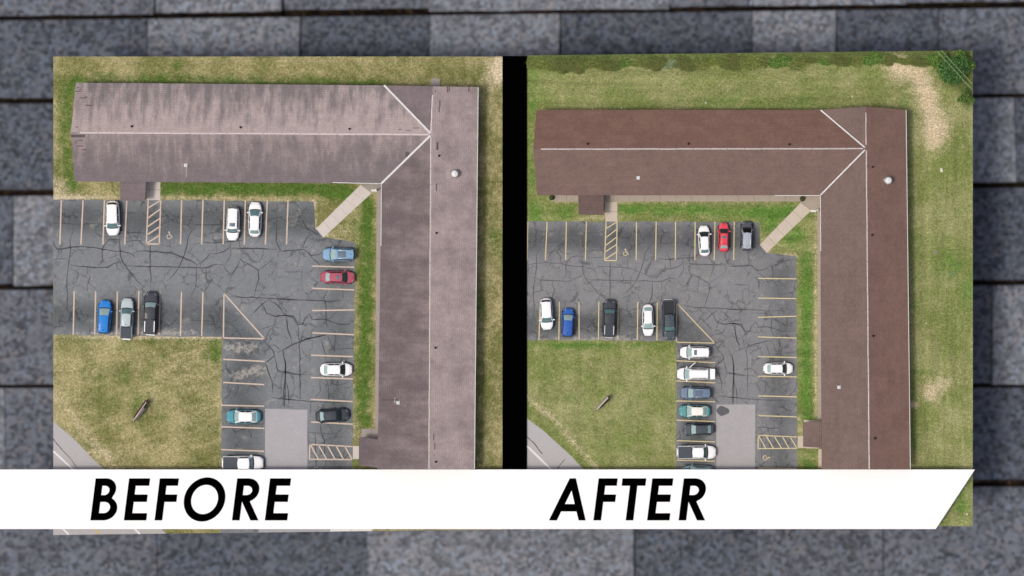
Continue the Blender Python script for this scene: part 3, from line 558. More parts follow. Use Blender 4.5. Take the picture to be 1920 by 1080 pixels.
# ------------------------------------------------------------------ buildings
def plane3(a_, b_, c_):
    n = (b_ - a_).cross(c_ - a_); return lambda x, y: a_.z - (n.x * (x - a_.x) + n.y * (y - a_.y)) / n.z
def on(plane, px, py):
    z = 4.0
    for _ in range(5): p = P(px, py, z); z = plane(p.x, p.y)
    return P(px, py, z)
ZE, ZR = 2.9, 5.0
def building(label, pts, mats, caps, valleys, gutters, porches, pipes, vents, capmat, gaps):
    E0 = P(*pts['base']); root = empty('long_building', E0); tag(root, label, 'building')
    z = {'e': ZE, 'r': ZR}
    planes = {}
    for key, poly, m in pts['slopes']:
        v = [P(x, y, z[t]) for x, y, t in poly]
        # top sheet and underside 0.18 m lower, with fascia between
        up = v; dn = [p - Vector((0, 0, .2)) for p in v]; n = len(v)
        if (up[1] - up[0]).cross(up[2] - up[0]).z < 0: up.reverse(); dn.reverse()
        fs = [tuple(range(n)), tuple(range(2 * n - 1, n - 1, -1))] + [(i, n + i, n + (i + 1) % n, (i + 1) % n) for i in range(n)]
        pydata('roof_slope', up + dn, fs, mats[m], root)
        e_ = [P(x, y, z[t]) for x, y, t in poly if True]
        planes[key] = plane3(e_[0], e_[1], e_[2])
    # walls under the eaves (two wings), gable ends closed
    for (x0, y0, x1, y1) in pts['walls']:
        p, q_ = P(x0, y1, 2), P(x1, y0, 2); m = MB(); m.box(p.x, q_.x, p.y, q_.y, -0.02, ZE - .12); m.obj('wall', M_WALL, root)
    for gl in pts['gables']:
        v = [P(x, y, h) for x, y, h in gl]; d = Vector((.12, 0, 0)) if abs(v[0].x - v[1].x) < .8 else Vector((0, .12, 0))
        pydata('gable', v + [p + d for p in v], [(0, 1, 2), (5, 4, 3), (0, 3, 4, 1), (1, 4, 5, 2), (2, 5, 3, 0)], M_WALL, root)
    for (p0, p1, n, w) in caps:            # ridge vents, piece by piece
        for i in range(n):
            s0, s1 = lerp2(p0, p1, (i + .01) / n), lerp2(p0, p1, (i + .985) / n); a_, b_ = P(*s0, ZR), P(*s1, ZR); d = (b_ - a_).normalized(); nn = Vector((-d.y, d.x, 0)) * (w / 2)
            up = Vector((0, 0, .10)); k = Vector((0, 0, -.01)); wob = nn.normalized() * random.uniform(-.015, .015)
            pydata('ridge_cap', [a_ + nn + wob + k, a_ - nn + wob + k, b_ - nn + wob + k, b_ + nn + wob + k, a_ + up + wob, b_ + up + wob], [(0, 4, 5, 3), (4, 1, 2, 5), (0, 1, 4), (3, 5, 2)], capmat, root)
    for (p0, p1, w) in valleys:
        (x0, y0, t0), (x1, y1, t1) = p0, p1; a_, b_ = P(x0, y0, z[t0]), P(x1, y1, z[t1]); d = (b_ - a_); nn = Vector((-d.y, d.x, 0)).normalized() * (w / 2); up = Vector((0, 0, .09)); lift = Vector((0, 0, .03))
        pydata('valley_flashing', [a_ + nn + up, a_ + lift, a_ - nn + up, b_ + nn + up, b_ + lift, b_ - nn + up], [(0, 1, 4, 3), (1, 2, 5, 4)], M_WHITE_METAL, root)
    for (p0, p1) in gutters:
        a_, b_ = P(*p0, ZE - .06), P(*p1, ZE - .06); d = (b_ - a_).normalized(); nn = Vector((-d.y, d.x, 0)) * .04; h = Vector((0, 0, .13))
        pydata('gutter', [a_ + nn, a_ - nn, b_ - nn, b_ + nn, a_ + nn + h, a_ - nn + h, b_ - nn + h, b_ + nn + h], [(0, 1, 2, 3), (4, 7, 6, 5), (0, 4, 5, 1), (3, 2, 6, 7), (0, 3, 7, 4), (1, 5, 6, 2)], M_WHITE_METAL, root)
    for (poly, m) in porches:
        v = [P(x, y, ZE - .22 - dz) for x, y, dz in poly]; n = len(v); dn = [p - Vector((0, 0, .2)) for p in v]
        if (v[1] - v[0]).cross(v[2] - v[0]).z < 0: v.reverse(); dn.reverse()
        pr = pydata('porch_roof', v + dn, [tuple(range(n)), tuple(range(2 * n - 1, n - 1, -1))] + [(i, n + i, n + (i + 1) % n, (i + 1) % n) for i in range(n)], mats[m], root)
        cx = sum(p.x for p in v) / n; cy = sum(p.y for p in v) / n
        for p in v:
            mm = MB(); k = Vector((cx - p.x, cy - p.y)).normalized() * .45; mm.box(p.x + k.x - .09, p.x + k.x + .09, p.y + k.y - .09, p.y + k.y + .09, -0.02, p.z - .15); mm.obj('porch_post', M_WHITE_METAL, root)
    for (key, x, y) in pipes:
        p = on(planes[key], x, y); m = MB(); m.cyl((p.x, p.y, p.z - .2), .10, .62, n=12); m.cyl((p.x, p.y, p.z - .1), .2, .2, n=12, r2=.11); m.obj('vent_pipe', M_PIPE, root, True)
    for (key, x, y, kind) in vents:
        p = on(planes[key], x, y)
        if kind == 'mushroom':
            m = MB(); m.cyl((p.x - .42, p.y + .08, p.z - .15), .27, .72, n=18); st = m.obj('exhaust_stem', flat('galvanised', A(178, 190, 190), .4, metal=.4), root, True)
            m = MB(); m.cyl((p.x, p.y, p.z + .5), .55, .12, n=24); m.cyl((p.x, p.y, p.z + .62), .55, .16, n=24, r2=.32); m.obj('exhaust_cap', M_WHITE_METAL, root, True)
        else:
            s_ = .22; m = MB(); m.box(p.x - s_, p.x + s_, p.y - s_, p.y + s_, p.z - .12, p.z + .18); m.box(p.x - s_ * .6, p.x + s_ * .6, p.y - s_ * .6, p.y + s_ * .6, p.z + .18, p.z + .24); m.obj('box_vent', flat('vent_box_white', A(226, 232, 232), .5), root)
    for (key, x, y, w, h, mt) in gaps:
        c_ = [on(planes[key], x + sx * w / 2, y + sy * h / 2) for sx, sy in ((-1, 1), (1, 1), (1, -1), (-1, -1))]
        pydata('shingle_gap', [p + Vector((0, 0, .014)) for p in c_], [(0, 1, 2, 3)], mt, root)
    return root
yL = P(0, 251, ZR).y; xL = P(807, 0, ZR).x; hw = 6.6
CL = A(214, 196, 192); DL = A(152, 142, 143)  # slope tones: real staining and fading, with each side's light painted in
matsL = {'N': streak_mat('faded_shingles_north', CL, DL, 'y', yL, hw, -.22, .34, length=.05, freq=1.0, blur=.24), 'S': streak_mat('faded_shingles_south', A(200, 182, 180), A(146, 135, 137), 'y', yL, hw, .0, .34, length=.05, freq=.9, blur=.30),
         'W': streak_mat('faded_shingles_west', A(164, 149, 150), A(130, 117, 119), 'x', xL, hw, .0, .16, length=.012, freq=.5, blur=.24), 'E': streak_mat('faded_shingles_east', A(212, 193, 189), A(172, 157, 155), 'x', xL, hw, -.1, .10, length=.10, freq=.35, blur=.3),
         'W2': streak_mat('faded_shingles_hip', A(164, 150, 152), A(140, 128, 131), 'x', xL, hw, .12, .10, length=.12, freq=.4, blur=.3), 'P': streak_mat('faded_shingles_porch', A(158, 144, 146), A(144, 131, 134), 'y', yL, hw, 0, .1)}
G1 = flat('bare_felt', A(92, 80, 84), .95, var=.2); G2 = flat('tar_stain', A(104, 94, 99), .95, var=.15, scale=2); G3 = flat('rust_felt', A(128, 98, 100), .95, var=.2); G4 = flat('pale_grit', A(176, 170, 166), .95, var=.2)
gp = []
for (x, y, w, h) in ((268,325,40,5),(300,374,50,5),(345,431,50,5),(265,297,14,6),(278,312,14,5),(325,367,12,6),(255,593,14,6)): gp.append(('N', 80 + x * .25, 90 + y * .25, w * .25, h * .28, G1))
for (x, y, w, h, g) in ((265,660,105,18,G2),(250,706,14,6,G1),(220,706,6,5,G1),(312,762,34,5,G1),(308,802,14,5,G1),(285,735,50,8,G3),(280,692,50,4,G2)): gp.append(('S', 80 + x * .25, 90 + y * .25, w * .25, h * .28, g))
for (k, x, y, w, h, g) in (('N',1040,600,52,5,G1),('N',980,620,48,4,G2),('N',920,611,22,5,G1),('E',1219,415,7,50,G1),('E',1213,460,6,45,G1),('E',1277,305,8,55,G3),('E',1290,300,5,50,G1),('E',1437,305,8,50,G3),('E',1184,325,6,14,G1),('E',1200,735,14,60,G2),('E',1193,1045,6,55,G1),('S',975,800,26,44,G2),('S',890,705,20,8,G4)): gp.append((k, 520 + x * .25, 90 + y * .25, w * .27, h * .25, g))
for (k, x, y, w, h, g) in (('E',1132,770,5,50,G1),('E',1138,835,5,50,G1),('E',1134,900,4,15,G1),('W',850,505,10,40,G4),('W',810,500,120,14,G2)): gp.append((k, 520 + x * .2593, 620 + y * .2593, w * .26, h * .26, g))
gp.append(('S', 349.5, 322, 2.4, 20, G4))
SL = [('N', [(142,155,'e'),(720,160,'e'),(808,252,'r'),(133,248,'r')], 'N'), ('S', [(133,248,'r'),(808,252,'r'),(715,344,'e'),(140,340,'e')], 'S'),
      ('W2', [(720,160,'e'),(812,162,'r'),(808,252,'r')], 'W2'), ('W', [(808,252,'r'),(715,344,'e'),(708,880,'e'),(804.5,880,'r')], 'W'), ('E', [(812,162,'r'),(896,163,'e'),(889,880,'e'),(804.5,880,'r'),(808,252,'r')], 'E')]
building('long low L-shaped building with faded streaky pinkish grey shingle roof', {'base': (500, 250), 'slopes': SL, 'walls': [(150, 165, 712, 334), (720, 172, 886, 878)],
         'gables': [[(150, 166, ZE - .2), (150, 333, ZE - .2), (150, 250, ZR - .25)], [(722, 171, ZE - .2), (887, 171, ZE - .2), (811, 171, ZR - .3)], [(722, 877, ZE - .2), (880, 877, ZE - .2), (804.5, 877, ZR - .3)]]},
         matsL, [((149, 248.7), (805, 252), 19, .22), ((811.4, 178), (808.4, 247), 3, .20), ((808, 257), (804.6, 879.5), 21, .17)],
         [((720, 160, 'e'), (807, 250, 'r'), .25), ((715, 344, 'e'), (807, 254, 'r'), .25)],
         [((896.6, 164), (889.7, 879)), ((624, 342.2), (715, 344.5)), ((715.2, 345), (714.4, 461))],
         [([(225, 338, 0), (274, 338, 0), (272, 376, .35), (225.5, 376, .35)], 'P'), ([(673.5, 819, .3), (714, 825, 0), (712, 878, 0), (672.5, 871.5, .3)], 'W')],
         [('N', 247, 237), ('N', 451, 239), ('N', 655, 242), ('E', 823, 292), ('E', 818, 437), ('E', 816.5, 652), ('E', 817, 866)],
         [('E', 853, 326, 'mushroom'), ('S', 348.5, 310, 'box'), ('W', 746.5, 755, 'box')], M_PINK_CAP, gp)
yR = P(0, 279, ZR).y; xR = P(1627, 0, ZR).x
def RM(n, c, ax, rd, k=.93): return streak_mat(n, A(*c), A(*[v * k for v in c]), ax, rd, hw, 0, 0, length=.2, freq=.4, fine=.08, blur=.3)
matsR = {'N': RM('new_brown_shingles_north', (153, 120, 108), 'y', yR), 'S': RM('new_brown_shingles_south', (152, 127, 118), 'y', yR), 'W': RM('new_brown_shingles_west', (146, 124, 117), 'x', xR),  # one shingle, but each slope's brown includes the light on that side
         'E': RM('new_brown_shingles_east', (158, 127, 116), 'x', xR), 'P': RM('new_brown_shingles_porch', (134, 112, 107), 'y', yR)}
SR = [('N', [(1006,206,'e'),(1538,206,'e'),(1622,278.5,'r'),(1000,279,'r')], 'N'), ('S', [(1000,279,'r'),(1622,278.5,'r'),(1538,366,'e'),(1007,366,'e')], 'S'),
      ('W2', [(1538,206,'e'),(1623,200,'r'),(1622,278.5,'r')], 'W'),
      ('W', [(1622,278.5,'r'),(1538,366,'e'),(1541,880,'e'),(1630,880,'r')], 'W'), ('E', [(1623,200,'r'),(1698,206,'e'),(1706,880,'e'),(1630,880,'r'),(1622,278.5,'r')], 'E')]
gr = [('N', 1030, 239, 14, 1.2, flat('roof_mark', A(114, 98, 94), .9)), ('S', 1012, 297, 12, 1.2, flat('roof_mark', A(114, 98, 94), .9)), ('S', 1012, 302, 9, 1.2, flat('roof_mark', A(114, 98, 94), .9)), ('N', 1585, 269, 26, 1.2, flat('roof_mark', A(114, 98, 94), .9)), ('W', 1575, 352, 1.4, 12, flat('roof_mark', A(114, 98, 94), .9))]
building('long low L-shaped building with clean new dark brown shingle roof', {'base': (1300, 280), 'slopes': SR, 'walls': [(1014, 216, 1536, 358), (1546, 214, 1690, 878)],
         'gables': [[(1014, 217, ZE - .2), (1014, 357, ZE - .2), (1014, 280, ZR - .3)], [(1547, 214, ZE - .2), (1690, 214, ZE - .2), (1623, 214, ZR - .3)], [(1548, 877, ZE - .2), (1698, 877, ZE - .2), (1630, 877, ZR - .3)]]},
         matsR, [((1014, 279.5), (1618.5, 278.5), 19, .17), ((1623.8, 211), (1624, 272), 3, .14), ((1624.6, 282), (1630, 879.5), 20, .16)],
         [((1538.5, 206.5, 'e'), (1621, 276.5, 'r'), .18), ((1538.5, 365.5, 'e'), (1621.5, 281, 'r'), .18)],
         [((1698.7, 206.5), (1706.7, 879)), ((1452.5, 366.5), (1538, 366.5)), ((1538.2, 367), (1538.8, 471))],
         [([(1084, 364, 0), (1131.5, 364, 0), (1132, 403, .3), (1085.5, 402.5, .3)], 'P'), ([(1506, 791.5, .3), (1543, 792, 0), (1543, 840, 0), (1506, 837.5, .3)], 'W')],
         [('N', 1102, 270), ('N', 1291, 270), ('N', 1480, 271), ('E', 1636, 313), ('E', 1635, 440.5), ('E', 1637, 630), ('E', 1640.5, 822)],
         [('E', 1665, 338.5, 'mushroom'), ('S', 1196.5, 333.5, 'box'), ('W', 1573, 726, 'box')], M_CAP_R, gr)

# ------------------------------------------------------------------ vehicles
def paint_mat(name, c, rough=.28, metal=.0):
    return flat('paint_' + name, c, .55, .25, metal, .03, 2.0, coat=.08)
GL_LIGHT = flat('glass_pale_sky_sheen', A(176, 204, 204), .12, .6, var=.15, scale=2.5)  # pale teal base colour stands in for sky reflected in the glass
GL_MID = flat('glass_sky_sheen', A(112, 150, 154), .10, .6, var=.25, scale=2.5)  # same sky reflection put into the colour, a weaker tone
GL_DARK = flat('glass_dark', A(44, 62, 64), .08, .6, var=.25, scale=2.5)
GL_BLACK = flat('glass_black', A(22, 26, 30), .06, .6, var=.2)
M_TYRE = flat('tyre_rubber', A(30, 30, 32), .9); M_RIM = flat('wheel_rim', A(190, 192, 194), .35, metal=.7)
M_TRIM = flat('black_trim', A(26, 27, 30), .6); M_LAMP = flat('head_lamp', A(240, 242, 244), .15); M_TAIL = flat('tail_lamp', A(150, 30, 34), .25)
M_CHROME = flat('chrome', A(226, 228, 230), .2, metal=.6); M_COVER = flat('bed_cover', A(82, 88, 98), .75, var=.08, scale=2); M_BEDLINER = flat('bed_liner', A(58, 62, 66), .85, var=.2)
def grid(fn, nu, nv):
    vs = [fn(i / nu, j / nv) for j in range(nv + 1) for i in range(nu + 1)]
    fs = [(j * (nu + 1) + i, j * (nu + 1) + i + 1, (j + 1) * (nu + 1) + i + 1, (j + 1) * (nu + 1) + i) for j in range(nv) for i in range(nu)]
    return vs, fs
def lp(a_, b_, t): return a_ + (b_ - a_) * t
def interp(tab, x):
    if x <= tab[0][0]: return tab[0][1]
    for (x0, y0), (x1, y1) in zip(tab[:-1], tab[1:]):
        if x <= x1: t = (x - x0) / (x1 - x0); t = t * t * (3 - 2 * t); return lp(y0, y1, t)
    return tab[-1][1]
WHEELS = {}
def wheel_meshes(r):
    if r not in WHEELS:
        m = MB(); n = 20
        prof = [(r * .62, -.10), (r * .94, -.11), (r, -.07), (r, .07), (r * .94, .11), (r * .62, .10)]
        vs = []; fs = []
        for i in range(n):
            a_ = 2 * math.pi * i / n
            for (rr, y) in prof: vs.append((rr * math.cos(a_), y, rr * math.sin(a_)))
        k = len(prof)
        for i in range(n):
            for j in range(k): fs.append((i * k + j, i * k + (j + 1) % k, ((i + 1) % n) * k + (j + 1) % k, ((i + 1) % n) * k + j))
        me = bpy.data.meshes.new('tyre'); me.from_pydata(vs, [], fs); me.materials.append(M_TYRE)
        for p in me.polygons: p.use_smooth = True
        m.cyl((0, -.085, 0), r * .63, .17, 'y', 18)
        for i in range(5):
            a_ = 2 * math.pi * i / 5; ca, sa = math.cos(a_), math.sin(a_)
            m.add([(ca * r * .1 - sa * .03, .095 * sg, sa * r * .1 + ca * .03) for sg in (1, -1)] + [(ca * r * .6 - sa * .04, .095 * sg, sa * r * .6 + ca * .04) for sg in (1, -1)] + [(ca * r * .6 + sa * .04, .095 * sg, sa * r * .6 - ca * .04) for sg in (1, -1)], [(0, 2, 4), (1, 5, 3)])
        mr = bpy.data.meshes.new('rim'); mr.from_pydata(m.v, [], m.f); mr.materials.append(M_RIM)
        WHEELS[r] = (me, mr)
    return WHEELS[r]

def vehicle(name, cat, label, group, px, py, lpx, wpx, ang, color, kind='sedan', fr=(.245, .40, .72, .87), ws=None, rg=None, roofcol=None, sunroof=None,
            trim=None, headw=True, bed=None, rails=False, tailcol=None, front_black=False, door_open=False, hatch_open=False, antenna=False):
    """built nose along +x, then turned; px, py is the middle seen in the photograph; fr = windscreen base / top, roof end, rear glass base, as shares of the length from the nose"""
    Hh = {'sedan': 1.45, 'suv': 1.72, 'pickup': 1.86, 'van': 1.80}[kind]; L = lpx / PPM; Wd = wpx / PPM * .98; k = L / 4.7
    base = P(px, py, .8); base.z = 0.03; root = empty(name, base, math.radians(ang)); tag(root, label, cat, group)
    pc = lambda c: A(*c, k=.93 if min(c) > 225 else ALB * 1.2)
    pm = paint_mat(color[0], pc(color[1])); rm = paint_mat(roofcol[0], pc(roofcol[1])) if roofcol else pm
    X = lambda f: L / 2 - f * L; hwid = Wd / 2
    zb = {'sedan': .95, 'suv': 1.08, 'pickup': 1.18, 'van': 1.08}[kind]; zh = zb - .10; zn = zb - .30
    tr = {'sedan': zb - .02, 'suv': zb, 'pickup': zb - .02, 'van': zb}[kind]
    tops = [(0, zn), (.05, zn + .14), (fr[0], zh), (fr[0] + .05, zb), (min(.96, fr[3]), tr), (.97, tr - .02), (1, tr - .3)]
    nF, nR = (4.2, 4.6) if kind == 'sedan' else ((4.6, 5.5) if kind != 'pickup' else (5.6, 9.0))
    def half(f):
        d = abs(f - .5) * 2; n_ = (nF if f < .5 else nR); t = max(0.0, 1 - d ** (n_ * 1.5)) ** (1 / 2.2)
        return hwid * max(.60 if f < .5 else .64, t) * (1 - .035 * max(0, (f - .5)) * 2)
    fst = [0, .012, .04, .09, .15, .2, fr[0], .32, .42, .52, .62, .7, .78, .85, .91, .96, .988, 1]
    bedrange = bed[0] if bed else None
    cols = [(-1, .30), (-1, .62), (-.985, .88), (-.90, .985), (-.55, 1.0), (0, 1.012), (.55, 1.0), (.90, .985), (.985, .88), (1, .62), (1, .30), (.9, .17), (-.9, .17)]
    vs = []
    for f in fst:
        zt = interp(tops, f); w = half(f)
        endk = .0 if 0.02 < f < .98 else .08
        for (cy, cz) in cols: vs.append((X(f), cy * w, max(.2 + endk, cz * zt) if cz > .2 else .22 + endk))
    nc = len(cols); fs = []
    for i in range(len(fst) - 1):
        for j in range(nc): fs.append((i * nc + j, (i + 1) * nc + j, (i + 1) * nc + (j + 1) % nc, i * nc + (j + 1) % nc))
    fs += [tuple(range(nc)), tuple(range(len(fst) * nc - 1, (len(fst) - 1) * nc - 1, -1))]
    body = pydata('body', vs, fs, pm, root, True, world=False)
    # cabin
    wb, wr = hwid * .93, hwid * (.66 if kind == 'sedan' else .72); zr = Hh; bow = .10 * k; cr = .05
    x0, x1, x2, x3 = X(fr[0]), X(fr[1]), X(fr[2]), X(fr[3])
    zrb = zb + .02
    def WS(u, v): q = 1 - (2 * u - 1) ** 2; return (lp(x0, x1, v) + bow * q, lp(wb, wr, v) * (2 * u - 1), lp(zh, zr, v) + cr * v * q + .05 * math.sin(math.pi * v))
    def RF(u, v): q = 1 - (2 * u - 1) ** 2; return (lp(x1, x2, v) + bow * q * (1 - 2 * v), wr * (2 * u - 1) * (1 - .05 * v), zr + cr * q + .05 * math.sin(math.pi * min(1, v + .12)))
    def RG(u, v): q = 1 - (2 * u - 1) ** 2; return (lp(x2, x3, v) - bow * q, lp(wr * .95, wb * .93, v) * (2 * u - 1), lp(RF(.5, 1)[2] - cr, zrb - .03, v) + cr * (1 - v) * q + .03 * math.sin(math.pi * v))
    def SD(sg):
        def fn(u, v):                      # u along length, v up
            xb = lp(x0, x3, u); xt = lp(x1, x2, u); yb = sg * lp(wb, wb * .93, u); yt = sg * lp(wr, wr * .95, u)
            return (lp(xb, xt, v), lp(yb, yt, v) + sg * .03 * math.sin(math.pi * v), lp(lp(zh, zrb - .03, u), lp(zr, RF(0, 1)[2], u), v))
        return fn
    m = MB(); m.add(*grid(WS, 8, 5)); m.add(*grid(lambda u, v: RF(u, v), 8, 6)); m.add(*grid(RG, 8, 4))
    for sg in (1, -1):
        vs2, fs2 = grid(SD(sg), 6, 3)
        if sg > 0: fs2 = [tuple(reversed(f)) for f in fs2]
        m.add(vs2, fs2)
    cab = m.obj('cabin', rm, root, True, world=False)
    def patch(nm, fn, u0, u1, v0, v1, mat, off, nu=6, nv=4, par=root):
        g = grid(lambda u, v: fn(lp(u0, u1, u), lp(v0, v1, v)), nu, nv); vv = [Vector(p) for p in g[0]]; out = []
        for i, p in enumerate(vv):
            d = Vector((0, 0, 1)) if abs(off[2]) > 0 and off[0] == 0 and off[1] == 0 else Vector(off).normalized()
            out.append(p + d * Vector(off).length)
        return pydata(nm, out, g[1], mat, par, True, world=False)
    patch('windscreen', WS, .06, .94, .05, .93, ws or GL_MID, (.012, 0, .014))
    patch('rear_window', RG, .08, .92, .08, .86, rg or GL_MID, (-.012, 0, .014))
    cuts = [(.13, .46), (.50, .86)] if kind != 'pickup' or fr[2] - fr[1] > .22 else [(.15, .82)]
    for sg in (1, -1):
        for (u0, u1) in cuts: patch('side_window', SD(sg), u0, u1, .16, .86, GL_BLACK, (0, sg * .012, .006), 4, 3)
        hx = X(.035)
        h = MB(); yy0 = sg * half(.05)
        h.add(*grid(lambda u, v: (X(lp(.012, .085, u)), sg * lp(half(lp(.012, .085, u)) * .66, half(lp(.012, .085, u)) * .99, v), interp(tops, lp(.012, .085, u)) * lp(1.0, .84, v) + .015), 4, 3))
        h.obj('headlight', M_LAMP if headw else GL_MID, root, True, world=False)
        h = MB(); h.add(*grid(lambda u, v: (X(lp(.955, .997, u)), sg * lp(half(lp(.955, .997, u)) * .72, half(lp(.955, .997, u)) * 1.0, v), interp(tops, lp(.955, .99, u)) * lp(1.0, .86, v) + .012), 3, 3))
        h.obj('taillight', M_TAIL, root, True, world=False)
        mx = lp(x0, x1, .35); mm = MB(); mm.box(mx - .06, mx + .09, sg * (hwid * .93), sg * (hwid * .93) + sg * .24, zb + .02, zb + .18)
        if sg < 0: mm.f = [tuple(reversed(f)) for f in mm.f]
        mm.obj('mirror', pm, root, False, world=False)
        for fx in (.17, .80):
            r_ = {'sedan': .32, 'suv': .36, 'pickup': .40, 'van': .34}[kind]; ty, ri = wheel_meshes(r_)
            w_ = empty('wheel', (X(fx), sg * (hwid - .075), r_ - .012), 0, root)
            link('tyre', ty, None, w_); link('rim', ri, None, w_)
        # sill moulding and dark glass line sit on the body side
        mm = MB(); mm.box(X(.72), X(.27), sg * (hwid - .02), sg * (hwid + .012), .26, .36)
        if sg < 0: mm.f = [tuple(reversed(f)) for f in mm.f]
        mm.obj('sill', M_TRIM, root, False, world=False)
        if rails or kind in ('van',):
            a_, b_ = RF(.5 + sg * .44, .08), RF(.5 + sg * .44, .94); mm = MB(); mm.tube([(lp(a_[0], b_[0], t), a_[1], lp(a_[2], b_[2], t) + .06 * (1 if 0 < t < 1 else .2)) for t in (0, .05, .5, .95, 1)], .025); mm.obj('roof_rail', M_CHROME if rails else M_TRIM, root, True, world=False)
    # wiper cowl: the dark strip at the foot of the windscreen
    patch('cowl', lambda u, v: (WS(u, 0)[0] + lp(.10, -.02, v) * k, WS(u, 0)[1] * .98, interp(tops, fr[0]) + .012 + lp(0, .02, v)), .02, .98, 0, 1, M_TRIM, (0, 0, .012), 8, 1)
    mm = MB(); mm.add(*grid(lambda u, v: (X(-.004) - abs(2 * u - 1) ** 3 * .12, half(.03) * .9 * (2 * u - 1), lp(.30, .52, v)), 8, 1)); mm.obj('front_bumper', M_TRIM if kind != 'pickup' else M_CHROME, root, True, world=False)
    if kind == 'pickup':
        mm = MB(); mm.box(X(1.0) - .12, X(1.0) + .02, -half(.98) * .95, half(.98) * .95, .42, .58); mm.obj('rear_bumper', M_CHROME, root, False, world=False)
    if sunroof:
        f0, f1, wd = sunroof; t0 = (f0 - fr[1]) / (fr[2] - fr[1]); t1 = (f1 - fr[1]) / (fr[2] - fr[1]); patch('sunroof', RF, .5 - wd / 2, .5 + wd / 2, t0, t1, flat('sunroof_glass', A(104, 120, 140), .08, .6, var=.1), (0, 0, .012))
    if bed:
        f0, what = bed; bx0, bx1 = X(.985), X(f0); zt = zb + .0; w = hwid * .93
        mm = MB()
        for sg in (1, -1): mm.box(bx0, bx1, min(sg * w, sg * (w - .10)), max(sg * w, sg * (w - .10)), zt - .12, zt + .16)
        mm.box(bx0, bx0 + .09, -w + .1, w - .1, zt - .12, zt + .155); mm.box(bx1 - .07, bx1, -w + .1, w - .1, zt - .12, zt + .155)
        mm.obj('bed_wall', pm, root, False, world=False)
        if what == 'cover':
            mm = MB(); mm.box(bx0 + .03, bx1 - .02, -w + .05, w - .05, zt + .10, zt + .185); mm.obj('bed_cover', M_COVER, root, False, world=False)
        elif what == 'canopy':
            mm = MB(); mm.box(bx0 + .02, bx1 + .02, -w * .82, w * .82, zt + .1, Hh - .02); mm.obj('bed_canopy', pm, root, False, world=False)
            for sg in (1, -1): mm = MB(); mm.box(bx0 + .25, bx1 - .2, sg * w * .72 - .06, sg * w * .72 + .06, Hh - .02, Hh + .06); mm.obj('roof_rail', M_CHROME, root, False, world=False)
        else:
            mm = MB(); mm.box(bx0 + .09, bx1 - .07, -w + .1, w - .1, zt - .1, zt + .02); mm.obj('bed_floor', M_BEDLINER, root, False, world=False)
            for i in range(9): yv = -w + .2 + i * (2 * w - .4) / 8; mm = MB(); mm.box(bx0 + .12, bx1 - .1, yv - .03, yv + .03, zt + .02, zt + .045); mm.obj('bed_rib', M_BEDLINER, root, False, world=False)
    if antenna:
        p = RF(.5, .85); mm = MB(); mm.box(p[0] - .09, p[0] + .09, -.03, .03, p[2] - .02, p[2] + .07); mm.obj('antenna', M_TRIM, root, False, world=False)
    if door_open:
        for sg, d in ((-1, .75),):
            hx = X(.36); mm = MB(); c_, s__ = math.cos(math.radians(40)), math.sin(math.radians(40))
            q_ = [(hx, sg * hwid), (hx - 1.0 * c_, sg * (hwid + 1.0 * s__)), (hx - 1.0 * c_ + .09 * s__, sg * (hwid + 1.0 * s__ + .09 * c_)), (hx + .09 * s__, sg * (hwid + .09 * c_))]
            vs3, fs3 = prism_vf(ccw(q_), .35, 1.25); mm.add(vs3, fs3); mm.obj('open_door', pm, root, False, world=False)
    if hatch_open:
        xa = X(fr[2]) - .02; mm = MB(); w = hwid * .86
        mm.add(*prism_vf(ccw([(xa - .30, -w), (xa - .30, w), (xa - .95, w * .92), (xa - .95, -w * .92)]), Hh + .02, Hh + .10)); mm.obj('open_hatch', pm, root, False, world=False)
        mm = MB(); mm.box(xa - .30, xa - .02, -w * .95, w * .95, Hh + .02, Hh + .06); mm.obj('hatch_glass', flat('hatch_glass', A(120, 126, 140), .1), root, False, world=False)
    return root
WH = ('white', (255, 255, 255)); GL, GR = 'vehicles parked in the left lot', 'vehicles parked in the right lot'
N_, S_, E_, W_ = 90, -90, 0, 180
V = vehicle
# left lot
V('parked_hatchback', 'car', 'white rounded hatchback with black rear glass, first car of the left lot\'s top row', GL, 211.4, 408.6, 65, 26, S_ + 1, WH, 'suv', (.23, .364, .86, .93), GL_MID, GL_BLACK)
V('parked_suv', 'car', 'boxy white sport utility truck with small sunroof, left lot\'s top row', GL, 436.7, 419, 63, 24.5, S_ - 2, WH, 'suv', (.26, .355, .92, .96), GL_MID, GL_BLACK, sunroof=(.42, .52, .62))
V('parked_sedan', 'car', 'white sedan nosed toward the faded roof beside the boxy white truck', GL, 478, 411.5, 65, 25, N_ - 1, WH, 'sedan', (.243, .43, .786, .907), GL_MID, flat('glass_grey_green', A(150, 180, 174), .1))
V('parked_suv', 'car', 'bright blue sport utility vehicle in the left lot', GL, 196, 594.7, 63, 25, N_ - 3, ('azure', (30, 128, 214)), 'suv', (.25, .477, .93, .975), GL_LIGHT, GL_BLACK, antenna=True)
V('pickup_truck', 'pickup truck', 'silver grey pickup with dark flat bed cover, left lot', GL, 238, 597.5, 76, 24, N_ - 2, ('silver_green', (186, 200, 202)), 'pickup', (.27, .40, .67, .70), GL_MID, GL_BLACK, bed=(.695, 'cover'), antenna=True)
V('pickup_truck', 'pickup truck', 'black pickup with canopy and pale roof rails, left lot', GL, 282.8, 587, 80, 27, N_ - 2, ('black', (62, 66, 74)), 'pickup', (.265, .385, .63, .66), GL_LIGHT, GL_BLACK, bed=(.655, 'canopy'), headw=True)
V('parked_suv', 'car', 'pale blue sport utility vehicle with dark panoramic sunroof above the red sedan', GL, 636, 477, 61, 24.5, W_, ('pale_blue', (128, 168, 202)), 'suv', (.25, .435, .93, .97), GL_LIGHT, GL_BLACK, sunroof=(.48, .72, .68), rails=True, antenna=True)
